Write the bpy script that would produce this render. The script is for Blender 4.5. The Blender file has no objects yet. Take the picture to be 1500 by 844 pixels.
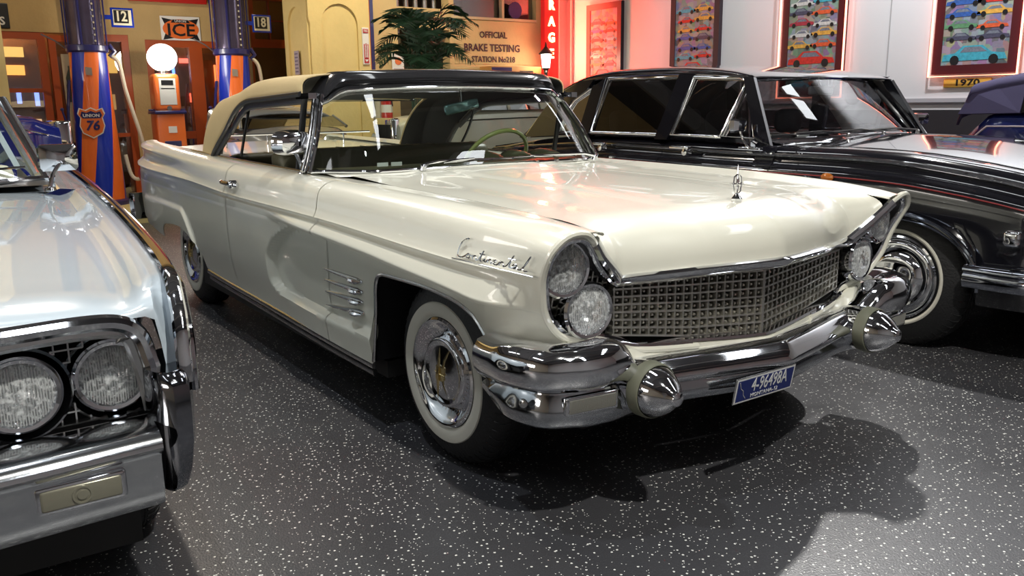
import bpy, math, random
from mathutils import Vector, Matrix
random.seed(7)
PI = math.pi
C = bpy.context.scene.collection
SC = bpy.context.scene
def V(*a): return Vector(a)
# ---------------------------------------------------------------- camera
yaw, pitch, roll = 2.5303, -0.2127, -0.0124
F_ = V(math.cos(yaw)*math.cos(pitch), math.sin(yaw)*math.cos(pitch), math.sin(pitch))
R_ = V(math.sin(yaw), -math.cos(yaw), 0); U_ = R_.cross(F_)
R2 = R_*math.cos(roll)+U_*math.sin(roll); U2 = -R_*math.sin(roll)+U_*math.cos(roll)
cd = bpy.data.cameras.new('camera'); cam = bpy.data.objects.new('camera', cd); C.objects.link(cam)
cam.matrix_world = Matrix(((R2.x, U2.x, -F_.x, 2.5934), (R2.y, U2.y, -F_.y, -2.3839), (R2.z, U2.z, -F_.z, 1.3102), (0, 0, 0, 1)))
cd.lens = 36*1248.4/1500; cd.sensor_width = 36; cd.clip_start = .05; cd.clip_end = 60
SC.camera = cam
# ---------------------------------------------------------------- world, lights, exposure
wd = bpy.data.worlds.new('world'); SC.world = wd; wd.use_nodes = True
wd.node_tree.nodes['Background'].inputs[0].default_value = (.55, .6, .7, 1)
wd.node_tree.nodes['Background'].inputs[1].default_value = .035
SC.view_settings.view_transform = 'Standard'; SC.view_settings.look = 'None'
SC.view_settings.exposure = 0.16; SC.view_settings.gamma = 1
def spot(name, loc, aim, watts, col=(1, 1, 1), size=70, blend=.4, rad=.05):
    l = bpy.data.lights.new(name, 'SPOT'); l.energy = watts; l.color = col
    l.spot_size = math.radians(size); l.spot_blend = blend; l.shadow_soft_size = rad
    o = bpy.data.objects.new(name, l); C.objects.link(o); o.location = loc
    o.rotation_euler = (Vector(aim)-Vector(loc)).to_track_quat('-Z', 'Y').to_euler(); return o
def area(name, loc, sx, sy, watts, col=(1, 1, 1), aim=None):
    l = bpy.data.lights.new(name, 'AREA'); l.shape = 'RECTANGLE'; l.size = sx; l.size_y = sy; l.energy = watts; l.color = col
    o = bpy.data.objects.new(name, l); C.objects.link(o); o.location = loc
    if aim: o.rotation_euler = (Vector(aim)-Vector(loc)).to_track_quat('-Z', 'Y').to_euler()
    return o
SPOTS = [((2.9, -1.3, 4.3), (0.3, -.4, .3), 500, (1, .97, .9), 95), ((-1.35, 3.5, 4.5), (.2, .1, .4), 880, (1, .98, .94), 100),
         ((-4.6, -1.3, 4.4), (-3.2, -.8, .2), 290, (1, .88, .74), 95), ((.2, -2.1, 4.4), (-.4, -2.5, .6), 150, (.90, .95, 1), 95),
         ((-6.2, 2.6, 4.4), (-8.6, 3.0, 1.5), 300, (1, .87, .62), 72), ((-6.6, -.8, 4.4), (-9.2, -.4, 1.4), 140, (1, .8, .55), 105),
         ((-1.2, 4.6, 4.4), (-1.6, 6.6, 1.8), 410, (.93, .95, 1), 120), ((-4.6, 4.4, 4.4), (-4.2, 6.6, 1.8), 110, (.95, .97, 1), 95)]
for i, (p, a, w, c, s) in enumerate(SPOTS): spot('ceiling_spot', p, a, w, c, s, .5, .06)
CEIL = 4.7
PANELS = [(-.3, -.2), (-3.6, .9), (2.6, 2.6), (1.2, -4.2), (-3.2, -4.0), (-6.4, -1.2), (-1.0, 4.9), (4.8, -1.0), (-6.0, 3.5)]
for (x, y) in PANELS: area('tube_light', (x, y, CEIL-.1), 2.3, .42, 8 if y < -3 or x < -5.5 else 20, (.93, .97, 1))
FILL_BOXES = [(-3.6, 2.0), (.6, 2.0)]                       # fill lights added on the left-hand wall, out of view, to brighten the car side
for (x, z) in FILL_BOXES: area('side_fill_light', (x, -6.80, z), 2.6, 1.0, 65, (1, .93, .86), (x, 0, z-.3))
spot('added_red_glow', (-1.2, -2.6, 4.4), (-.15, -1.62, 0), 70, (1, .05, .04), 17, 1, .04)  # added spot out of view, stands in for a red reflection on the floor
# ---------------------------------------------------------------- materials
MATS = {}
def mat(name, col=(.5, .5, .5), rough=.5, metal=0, coat=0, emit=None, es=1, bump=0, bscale=40, vary=0, vscale=6, spec=None, nstretch=None):
    if name in MATS: return MATS[name]
    m = bpy.data.materials.new(name); m.use_nodes = True; nt = m.node_tree; b = nt.nodes['Principled BSDF']
    b.inputs['Base Color'].default_value = (*col, 1); b.inputs['Roughness'].default_value = rough; b.inputs['Metallic'].default_value = metal
    if coat: b.inputs['Coat Weight'].default_value = coat; b.inputs['Coat Roughness'].default_value = .03
    if spec is not None: b.inputs['Specular IOR Level'].default_value = spec
    if emit: b.inputs['Emission Color'].default_value = (*emit, 1); b.inputs['Emission Strength'].default_value = es
    tc = nt.nodes.new('ShaderNodeTexCoord'); vec = tc.outputs['Object']
    if nstretch:
        mp = nt.nodes.new('ShaderNodeMapping'); mp.inputs['Scale'].default_value = nstretch; nt.links.new(vec, mp.inputs[0]); vec = mp.outputs[0]
    if vary:
        n = nt.nodes.new('ShaderNodeTexNoise'); n.inputs['Scale'].default_value = vscale; n.inputs['Detail'].default_value = 5; nt.links.new(vec, n.inputs[0])
        mx = nt.nodes.new('ShaderNodeMix'); mx.data_type = 'RGBA'; nt.links.new(n.outputs[0], mx.inputs[0])
        mx.inputs[6].default_value = (*[max(0, c*(1-vary)) for c in col], 1); mx.inputs[7].default_value = (*[min(1, c*(1+vary)) for c in col], 1)
        nt.links.new(mx.outputs[2], b.inputs['Base Color'])
    if bump:
        n = nt.nodes.new('ShaderNodeTexNoise'); n.inputs['Scale'].default_value = bscale; n.inputs['Detail'].default_value = 4; nt.links.new(vec, n.inputs[0])
        bp = nt.nodes.new('ShaderNodeBump'); bp.inputs['Strength'].default_value = bump; bp.inputs['Distance'].default_value = .01
        nt.links.new(n.outputs[0], bp.inputs['Height']); nt.links.new(bp.outputs[0], b.inputs['Normal'])
    MATS[name] = m; return m
def glassmat(name, tint=(.85, .95, .92), refl=.05, rough=.0, bump=0, bscale=60):
    if name in MATS: return MATS[name]
    m = bpy.data.materials.new(name); m.use_nodes = True; nt = m.node_tree; nt.nodes.clear()
    o = nt.nodes.new('ShaderNodeOutputMaterial'); t = nt.nodes.new('ShaderNodeBsdfTransparent'); g = nt.nodes.new('ShaderNodeBsdfGlossy')
    t.inputs[0].default_value = (*tint, 1); g.inputs['Roughness'].default_value = rough; g.inputs[0].default_value = (1, 1, 1, 1)
    f = nt.nodes.new('ShaderNodeFresnel'); f.inputs[0].default_value = 1.5
    a = nt.nodes.new('ShaderNodeMath'); a.operation = 'ADD'; a.inputs[1].default_value = refl; nt.links.new(f.outputs[0], a.inputs[0])
    x = nt.nodes.new('ShaderNodeMixShader'); nt.links.new(a.outputs[0], x.inputs[0]); nt.links.new(t.outputs[0], x.inputs[1]); nt.links.new(g.outputs[0], x.inputs[2])
    if bump:
        tc = nt.nodes.new('ShaderNodeTexCoord'); w = nt.nodes.new('ShaderNodeTexWave'); w.inputs['Scale'].default_value = bscale; w.bands_direction = 'Y'; w.inputs['Distortion'].default_value = .6
        nt.links.new(tc.outputs['Object'], w.inputs[0]); b = nt.nodes.new('ShaderNodeBump'); b.inputs['Strength'].default_value = bump; b.inputs['Distance'].default_value = .01
        nt.links.new(w.outputs[1], b.inputs['Height']); nt.links.new(b.outputs[0], g.inputs['Normal'])
    nt.links.new(x.outputs[0], o.inputs[0]); MATS[name] = m; return m
def lensmix(m):   # moulded sealed-beam glass scatters part of the light
    nt = m.node_tree; o = [n for n in nt.nodes if n.type == 'OUTPUT_MATERIAL'][0]; src = o.inputs[0].links[0].from_socket
    d = nt.nodes.new('ShaderNodeBsdfDiffuse'); d.inputs[0].default_value = (.85, .88, .88, 1); x = nt.nodes.new('ShaderNodeMixShader'); tc = nt.nodes.new('ShaderNodeTexCoord')
    n = nt.nodes.new('ShaderNodeTexNoise'); n.inputs['Scale'].default_value = 80; n.inputs['Detail'].default_value = 3; nt.links.new(tc.outputs['Object'], n.inputs[0]); r = nt.nodes.new('ShaderNodeMapRange'); nt.links.new(n.outputs[0], r.inputs[0])
    r.inputs[1].default_value = .42; r.inputs[2].default_value = .68; r.inputs[3].default_value = .10; r.inputs[4].default_value = .75
    nt.links.new(r.outputs[0], x.inputs[0]); nt.links.new(src, x.inputs[1]); nt.links.new(d.outputs[0], x.inputs[2]); nt.links.new(x.outputs[0], o.inputs[0])
CREAM = mat('cream_paint', (.775, .765, .655), .30, 0, .75, vary=.02)
ICE = mat('pale_blue_paint', (.54, .62, .68), .25, 0, 1, vary=.02)
BLACKP = mat('black_paint', (.006, .006, .009), .12, 0, 1, vary=.2)
CHROME = mat('chrome', (.80, .81, .84), .05, 1, vary=.03)
CHROME2 = mat('satin_chrome', (.62, .62, .62), .22, 1, vary=.05)
STEEL = mat('brushed_metal', (.5, .5, .5), .35, 1, vary=.1)
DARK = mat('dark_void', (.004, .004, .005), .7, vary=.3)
RUB = mat('tire_rubber', (.012, .012, .013), .55, bump=.3, bscale=90, vary=.2)
WW = mat('whitewall', (.68, .66, .57), .5, vary=.05)
OLR = mat('olive_rubber', (.16, .165, .12), .5, vary=.08)
TAN = mat('tan_canvas', (.58, .45, .235), .85, bump=.25, bscale=400, vary=.08)
OLIVE = mat('olive_leather', (.10, .095, .055), .42, bump=.1, bscale=60, vary=.1)
GREENW = mat('green_wheel_plastic', (.42, .47, .16), .3, 0, .5, vary=.03)
GASKET = mat('black_gasket', (.012, .012, .014), .35, vary=.2)
GLASS = glassmat('windshield_glass', (.80, .88, .84), .05)
LENS = glassmat('lamp_lens_glass', (.95, .97, .97), .14, .10, .8, 35)
lensmix(LENS)
GOLD = mat('gold_metal', (.75, .6, .3), .2, 1, vary=.05)
AMBER = mat('amber_plastic', (.45, .13, .015), .2, 0, .5, vary=.05)
RED = mat('red_enamel', (.5, .02, .015), .3, 0, .5, vary=.05)
WHITE = mat('white_enamel', (.8, .8, .78), .35, vary=.02)
# ---------------------------------------------------------------- maths helpers
def smooth(t): t = max(0., min(1., t)); return t*t*(3-2*t)
def lerp(a, b, t): return a+(b-a)*t
def T(tab):
    tab = sorted(tab); X = [a for a, _ in tab]; Y = [b for _, b in tab]; n = len(X)
    d = [(Y[i+1]-Y[i])/(X[i+1]-X[i]) for i in range(n-1)]
    m = [d[0]]+[0 if d[i-1]*d[i] <= 0 else 2*d[i-1]*d[i]/(d[i-1]+d[i]) for i in range(1, n-1)]+[d[-1]] if n > 2 else [d[0], d[0]]
    def f(x):
        if x <= X[0]: return Y[0]
        if x >= X[-1]: return Y[-1]
        i = 0
        while x > X[i+1]: i += 1
        h = X[i+1]-X[i]; t = (x-X[i])/h; t2 = t*t; t3 = t2*t
        return (2*t3-3*t2+1)*Y[i]+(t3-2*t2+t)*h*m[i]+(-2*t3+3*t2)*Y[i+1]+(t3-t2)*h*m[i+1]
    return f
def CR(P, n, closed=False):
    P = [Vector(p) for p in P]; N = len(P); out = []; segs = N if closed else N-1
    for k in range(segs):
        if closed: a, b, c, d = P[(k-1) % N], P[k], P[(k+1) % N], P[(k+2) % N]
        else: a, b, c, d = P[max(k-1, 0)], P[k], P[k+1], P[min(k+2, N-1)]
        for j in range(n):
            t = j/n; out.append(.5*((2*b)+(c-a)*t+(2*a-5*b+4*c-d)*t*t+(3*b-a-3*c+d)*t**3))
    if not closed: out.append(P[-1])
    return out
def lin(a, b, n): return [a+(b-a)*i/(n-1) for i in range(n)]
# ---------------------------------------------------------------- mesh builder
ORG = [V(0, 0, 0)]
class MB:
    def __init__(s): s.v = []; s.f = []; s.m = []
    def add(s, vs, fs, m=0):
        b = len(s.v); s.v += [Vector(v) for v in vs]; s.f += [tuple(i+b for i in f) for f in fs]; s.m += [m]*len(fs); return s
    def grid(s, rows, cu=False, cv=False, m=0, flip=False):
        nu, nv = len(rows), len(rows[0]); vs = [p for r in rows for p in r]; fs = []
        for i in range(nu if cu else nu-1):
            for j in range(nv if cv else nv-1):
                q = (i*nv+j, i*nv+(j+1) % nv, ((i+1) % nu)*nv+(j+1) % nv, ((i+1) % nu)*nv+j)
                fs.append(q[::-1] if flip else q)
        return s.add(vs, fs, m)
    def box(s, lo, hi, m=0, R=None):
        x0, y0, z0 = lo; x1, y1, z1 = hi
        vs = [V(*p) for p in ((x0, y0, z0), (x1, y0, z0), (x1, y1, z0), (x0, y1, z0), (x0, y0, z1), (x1, y0, z1), (x1, y1, z1), (x0, y1, z1))]
        if R: vs = [R @ p for p in vs]
        return s.add(vs, [(0, 3, 2, 1), (4, 5, 6, 7), (0, 1, 5, 4), (1, 2, 6, 5), (2, 3, 7, 6), (3, 0, 4, 7)], m)
    def rbox(s, lo, hi, r, m=0, R=None, k=3):
        # box with rounded vertical-profile edges: rounded in all directions by superellipse-free offset grid
        cx = [(lo[i]+hi[i])/2 for i in range(3)]; h = [(hi[i]-lo[i])/2 for i in range(3)]; r = min([r]+h)
        rows = []; nl = 2*(k+1)
        for a in range(nl):
            ph = -PI/2+(a if a <= k else a-1)*(PI/2)/k if a <= k else (a-k-1)*(PI/2)/k
            zz = (h[2]-r)*(-1 if a <= k else 1)+r*math.sin(ph); rr = r*math.cos(ph); row = []
            for qd in range(4):
                sx = (1, -1, -1, 1)[qd]; sy = (1, 1, -1, -1)[qd]
                for b in range(k+1):
                    th = qd*PI/2+b*(PI/2)/k
                    row.append(V(cx[0]+sx*(h[0]-r)+rr*math.cos(th), cx[1]+sy*(h[1]-r)+rr*math.sin(th), cx[2]+zz))
            rows.append(row)
        if R: rows = [[R @ p for p in row] for row in rows]
        b0 = len(s.v); s.grid(rows, cv=True, m=m); n = len(rows[0]); e = b0+(nl-1)*n
        s.f += [tuple(b0+i for i in range(n))[::-1], tuple(e+i for i in range(n))]; s.m += [m, m]; return s
    def tube(s, pts, r, n=8, closed=False, m=0, caps=True, sq=None):
        P = [Vector(p) for p in pts]; N = len(P); rows = []; up = None
        for i in range(N):
            t = (P[(i+1) % N]-P[i-1]) if closed else (P[min(i+1, N-1)]-P[max(i-1, 0)])
            t.normalize()
            if up is None:
                up = V(0, 0, 1) if abs(t.z) < .9 else V(1, 0, 0)
            a = t.cross(up)
            if a.length < 1e-6: a = t.cross(V(0, 1, .1))
            a.normalize(); b = a.cross(t); up = b.copy()
            ri = r[i] if isinstance(r, (list, tuple)) else r; sx, sy = sq or (1, 1)
            rows.append([P[i]+a*ri*sx*math.cos(2*PI*k/n)+b*ri*sy*math.sin(2*PI*k/n) for k in range(n)])
        b0 = len(s.v); s.grid(rows, cu=closed, cv=True, m=m)
        if caps and not closed:
            e = b0+(N-1)*n; s.f += [tuple(b0+i for i in range(n)), tuple(e+i for i in range(n))[::-1]]; s.m += [m, m]
        return s
    def lathe(s, prof, o=(0, 0, 0), ax=(0, 0, 1), n=32, m=0, caps=True, ref=None):
        ax = Vector(ax).normalized(); a = Vector(ref) if ref else (V(0, 0, 1) if abs(ax.z) < .9 else V(1, 0, 0)); a = (a-ax*a.dot(ax)).normalized(); b = ax.cross(a); o = Vector(o)
        rows = [[o+ax*h+a*r*math.cos(2*PI*k/n)+b*r*math.sin(2*PI*k/n) for k in range(n)] for r, h in prof]
        b0 = len(s.v); s.grid(rows, cv=True, m=m, flip=True)
        if caps:
            e = b0+(len(prof)-1)*n
            s.f += [tuple(b0+i for i in range(n)), tuple(e+i for i in range(n))[::-1]]; s.m += [m, m]
        return s
    def cyl(s, p0, p1, r, n=16, m=0, r1=None):
        p0 = Vector(p0); p1 = Vector(p1); return s.lathe([(r, 0), (r if r1 is None else r1, (p1-p0).length)], p0, p1-p0, n, m)
    def prism(s, pts, d, m=0):
        P = [Vector(p) for p in pts]; d = Vector(d); n = len(P)
        nr = V(0, 0, 0)
        for i in range(n): nr += P[i].cross(P[(i+1) % n])
        if nr.dot(d) > 0: P = P[::-1]
        vs = P+[p+d for p in P]; fs = [tuple(range(n)), tuple(range(2*n-1, n-1, -1))]+[((i+1) % n, i, n+i, n+(i+1) % n) for i in range(n)]
        return s.add(vs, fs, m)
    def mirror(s):
        n = len(s.v); s.v += [V(p.x, -p.y, p.z) for p in s.v[:n]]; s.f += [tuple(i+n for i in f)[::-1] for f in s.f]; s.m += list(s.m); return s
    def xf(s, M): s.v = [M @ p for p in s.v]; return s
    def build(s, name, mats, parent=None, ang=35, flat=False, label=None, thick=0, kind=None):
        me = bpy.data.meshes.new(name); o0 = ORG[0]
        me.from_pydata([tuple(p-o0) for p in s.v], [], s.f); me.update()
        for mm in (mats if isinstance(mats, (list, tuple)) else [mats]): me.materials.append(mm)
        if max(s.m or [0]): me.polygons.foreach_set('material_index', s.m)
        if not flat: me.shade_smooth(); me.set_sharp_from_angle(angle=math.radians(ang))
        o = bpy.data.objects.new(name, me); C.objects.link(o)
        if parent is not None: o.parent = parent
        if label: o['label'] = label
        if kind: o['kind'] = kind
        if thick:
            md = o.modifiers.new('t', 'SOLIDIFY'); md.thickness = abs(thick); md.offset = -1 if thick > 0 else 1
        return o
def tag(o, label, cat, group=None): o['label'] = label; o['category'] = cat; o['group'] = group or ''; \
    (o.__delitem__('group') if not group else None); return o
def thing(name, loc, label, cat, group=None, rz=0):
    o = bpy.data.objects.new(name, None); C.objects.link(o); o.location = loc; o.rotation_euler = (0, 0, rz); o.empty_display_size = .1
    return tag(o, label, cat, group)
def struct(o): o['kind'] = 'structure'; return o
def text(s, size, loc, rot, m, parent, name='lettering', ext=.002, align='CENTER', sx=1, shear=0, off=0, label=None):
    """words set in the built-in face, turned into a mesh; loc is local to the parent"""
    cu = bpy.data.curves.new(name, 'FONT'); cu.body = s; cu.size = size; cu.extrude = ext; cu.align_x = align; cu.align_y = 'CENTER'; cu.shear = shear; cu.offset = off
    cu.resolution_u = 2; t = bpy.data.objects.new(name, cu); C.objects.link(t); me = bpy.data.meshes.new_from_object(t); bpy.data.objects.remove(t)
    me.materials.clear(); me.materials.append(m); o = bpy.data.objects.new(name, me); C.objects.link(o); o.location = Vector(loc); o.rotation_euler = rot; o.scale = (sx, 1, 1)
    if parent is not None: o.parent = parent
    if label: o['label'] = label
    return o
RYZ = (PI/2, 0, PI/2)      # text facing +x
RXZ = (PI/2, 0, 0)         # text facing -y
def copytree(o, parent=None, **kw):
    c = o.copy(); C.objects.link(c)
    if parent is not None: c.parent = parent
    for ch in o.children: copytree(ch, c)
    return c
# ---------------------------------------------------------------- room structure
def floor_mat():
    m = bpy.data.materials.new('flecked_epoxy'); m.use_nodes = True; nt = m.node_tree; N = nt.nodes; L = nt.links; b = N['Principled BSDF']
    tc = N.new('ShaderNodeTexCoord'); ob = tc.outputs['Object']
    n1 = N.new('ShaderNodeTexNoise'); n1.inputs['Scale'].default_value = 1.1; n1.inputs['Detail'].default_value = 6; L.new(ob, n1.inputs[0])
    mx = N.new('ShaderNodeMix'); mx.data_type = 'RGBA'; L.new(n1.outputs[0], mx.inputs[0]); mx.inputs[6].default_value = (.034, .034, .038, 1); mx.inputs[7].default_value = (.076, .076, .082, 1)
    prev = mx.outputs[2]
    for sc, th, pick in ((38, .135, .72), (85, .15, .86)):
        dn = N.new('ShaderNodeTexNoise'); dn.inputs['Scale'].default_value = 60; L.new(ob, dn.inputs[0])
        dm = N.new('ShaderNodeVectorMath'); dm.operation = 'MULTIPLY_ADD'; L.new(dn.outputs['Color'], dm.inputs[0]); dm.inputs[1].default_value = (.004, .004, 0); L.new(ob, dm.inputs[2])
        v = N.new('ShaderNodeTexVoronoi'); v.voronoi_dimensions = '2D'; v.inputs['Scale'].default_value = sc; L.new(dm.outputs[0], v.inputs['Vector'])
        a = N.new('ShaderNodeMath'); a.operation = 'LESS_THAN'; L.new(v.outputs['Distance'], a.inputs[0]); a.inputs[1].default_value = th
        sp = N.new('ShaderNodeSeparateColor'); L.new(v.outputs['Color'], sp.inputs[0])
        g = N.new('ShaderNodeMath'); g.operation = 'GREATER_THAN'; L.new(sp.outputs[0], g.inputs[0]); g.inputs[1].default_value = pick
        k = N.new('ShaderNodeMath'); k.operation = 'MULTIPLY'; L.new(a.outputs[0], k.inputs[0]); L.new(g.outputs[0], k.inputs[1])
        x = N.new('ShaderNodeMix'); x.data_type = 'RGBA'; L.new(k.outputs[0], x.inputs[0]); L.new(prev, x.inputs[6]); x.inputs[7].default_value = (.85, .85, .80, 1); prev = x.outputs[2]
    L.new(prev, b.inputs['Base Color']); b.inputs['Specular IOR Level'].default_value = .45
    n2 = N.new('ShaderNodeTexNoise'); n2.inputs['Scale'].default_value = 5; n2.inputs['Detail'].default_value = 8; L.new(ob, n2.inputs[0])
    mr = N.new('ShaderNodeMapRange'); L.new(n2.outputs[0], mr.inputs[0]); mr.inputs[3].default_value = .26; mr.inputs[4].default_value = .42; L.new(mr.outputs[0], b.inputs['Roughness'])
    n3 = N.new('ShaderNodeTexNoise'); n3.inputs['Scale'].default_value = 150; n3.inputs['Detail'].default_value = 3; L.new(ob, n3.inputs[0])
    bp = N.new('ShaderNodeBump'); bp.inputs['Strength'].default_value = .35; bp.inputs['Distance'].default_value = .004; L.new(n3.outputs[0], bp.inputs['Height']); L.new(bp.outputs[0], b.inputs['Normal'])
    return m
STUCCO = mat('ochre_stucco', (.50, .355, .16), .85, bump=.4, bscale=25, vary=.18, vscale=3)
YSTUC = mat('yellow_stucco', (.74, .58, .25), .8, bump=.35, bscale=20, vary=.12, vscale=3)
WALLW = mat('white_wall_paint', (.70, .70, .70), .6, bump=.05, bscale=60, vary=.03, vscale=1.5)
WALLD = mat('charcoal_wall_paint', (.022, .022, .026), .55, vary=.15)
CEILM = mat('ceiling_paint', (.10, .10, .11), .8, vary=.1)
XW, YW = -9.6, 6.2
def sbox(name, lo, hi, m): 
    mb = MB(); mb.box(lo, hi); return struct(mb.build(name, m, flat=True))
sbox('floor', (-10.2, -7, -.1), (7, 6.5, 0), floor_mat())
cl = MB(); cl.box((-10.2, -7, CEIL), (7, 6.5, CEIL+.1)); struct(cl.build('ceiling', CEILM, flat=True))
for i in range(9):                                    # steel joists carry the tubes
    sbox('beam', (-10+1.9*i, -7, CEIL-.28), (-9.92+1.9*i, 6.2, CEIL), mat('joist_paint', (.2, .2, .2), .6, vary=.1))
sbox('wall_front', (6.8, -7, 0), (7, 6.5, CEIL), mat('grey_wall', (.42, .42, .43), .7, vary=.06))
sbox('wall_left', (-10.2, -7.2, 0), (7, -7, CEIL), mat('ochre_wall', (.42, .36, .28), .7, vary=.1))
sbox('wall_right', (-10.2, YW, 1.20), (7, YW+.3, CEIL), WALLW)
sbox('wall_right', (-10.2, YW, 0), (7, YW+.3, 1.20), WALLD)
mb = MB(); mb.box((-8.2, YW-.03, 1.275), (7, YW, 1.315)); mb.box((-8.2, YW-.02, 1.262), (7, YW, 1.275)); struct(mb.build('trim_1', mat('trim_grey', (.42, .42, .44), .5, vary=.05), flat=True))
for x in (-5.35, -2.72, -.5, 1.4):  sbox('wall_seam', (x, YW-.004, 1.3), (x+.012, YW, CEIL), mat('seam_grey', (.40, .40, .40), .7, vary=.05))
for i, px in enumerate(PANELS):
    mb = MB(); x, y = px; mb.rbox((x-1.2, y-.25, CEIL-.07), (x+1.2, y+.25, CEIL-.005), .02)
    t = mb.build('tube_light_fixture', WHITE); tag(t, 'white tube light fixture on the dark ceiling, '+['over the cream hood', 'over the canvas top', 'towards the front wall beyond the plaque', 'in front of the pale blue sedan', 'over the pale blue sedan roof', 'before the striped pumps', 'over the far side of the black saloon', 'near the front wall', 'before the leftmost poster'][i], 'light', 'ceiling tube lights')
for i, (x, z) in enumerate(FILL_BOXES):
    mb = MB(); mb.box((x-1.35, -6.978, z-.55), (x+1.35, -6.84, z+.55)); t = mb.build('fill_light_box', WHITE); tag(t, 'added white fill light box on the left wall, '+['towards the hot rod', 'towards the front wall'][i], 'light', 'added fill light boxes')
mb = MB(); mb.lathe([(.05, 0), (.055, .14), (.03, .2)], (-1.2, -2.6, 4.42), (0, 0, 1), 16, caps=False); mb.tube([(-1.2, -2.6, 4.6), (-1.2, -2.6, CEIL)], .012); tag(mb.build('added_red_spotlight', mat('lamp_black', (0, 0, 0))), 'added small ceiling spotlight, making the red glow on the floor, above the pale blue sedan', 'light')
for i, (p, a, w, c, s) in enumerate(SPOTS):
    mb = MB(); d = (Vector(a)-Vector(p)).normalized(); q = Vector(p)-d*.02
    mb.lathe([(.075, .0), (.08, -.02), (.075, -.16), (.04, -.2)], q, d, 20, caps=False); mb.tube([q-d*.18, (q.x-.0, q.y, CEIL)], .012)
    t = mb.build('spotlight', mat('lamp_black', (.02, .02, .02), .4, vary=.1)); tag(t, 'black ceiling spotlight can '+['aimed at the cream nose', 'above the black saloon roof', 'aimed at the rear quarter of the cream car', 'aimed at the pale blue sedan', 'aimed at the yellow pier', 'aimed at the striped pumps', 'aimed at the neon posters', 'aimed at the unlit posters'][i], 'light', 'ceiling spotlights')
REFL = mat('lamp_reflector', (.95, .95, .96), .22, 1, bump=.3, bscale=40, vary=.03)
def lamp(p, ax, R, parent, name='headlamp'):
    m = MB(); m.lathe([(R*.80, .002), (R*.84, .010), (R*.93, .012), (R, .004), (R*1.0, -.03)], p, ax, 40, caps=False); lp = m.build(name, CHROME, parent)
    m = MB(); m.lathe([(R*.83, -.002), (R*.7, -.03), (R*.4, -.055), (.012, -.065), (.012, -.03), (0, -.028)], p, ax, 32, caps=False); m.build('reflector', REFL, lp)
    m = MB(); m.lathe([(R*.82, .003), (R*.7, .012), (R*.4, .021), (0, .025)], p, ax, 32, caps=False); m.build('lens', LENS, lp)
    # moulded ribs of the lens
    a = Vector(ax).normalized(); u = V(0, 0, 1); u = (u-a*u.dot(a)).normalized(); w = a.cross(u); m = MB(); p = Vector(p)
    for k in range(-11, 12):
        d = R*.78*k/12; h = math.sqrt(max(0, (R*.78)**2-d*d)); m.tube([p+w*d+u*(h*t)+a*(.004+.019*(1-(d*d+h*h*t*t)/(R*R))) for t in (-1, -.5, 0, .5, 1)], .0011, 4, caps=False)
    m.build('lens_ribs', mat('rib_glass', (.70, .72, .72), .2, .3, vary=.03), lp)
    return lp
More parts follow.
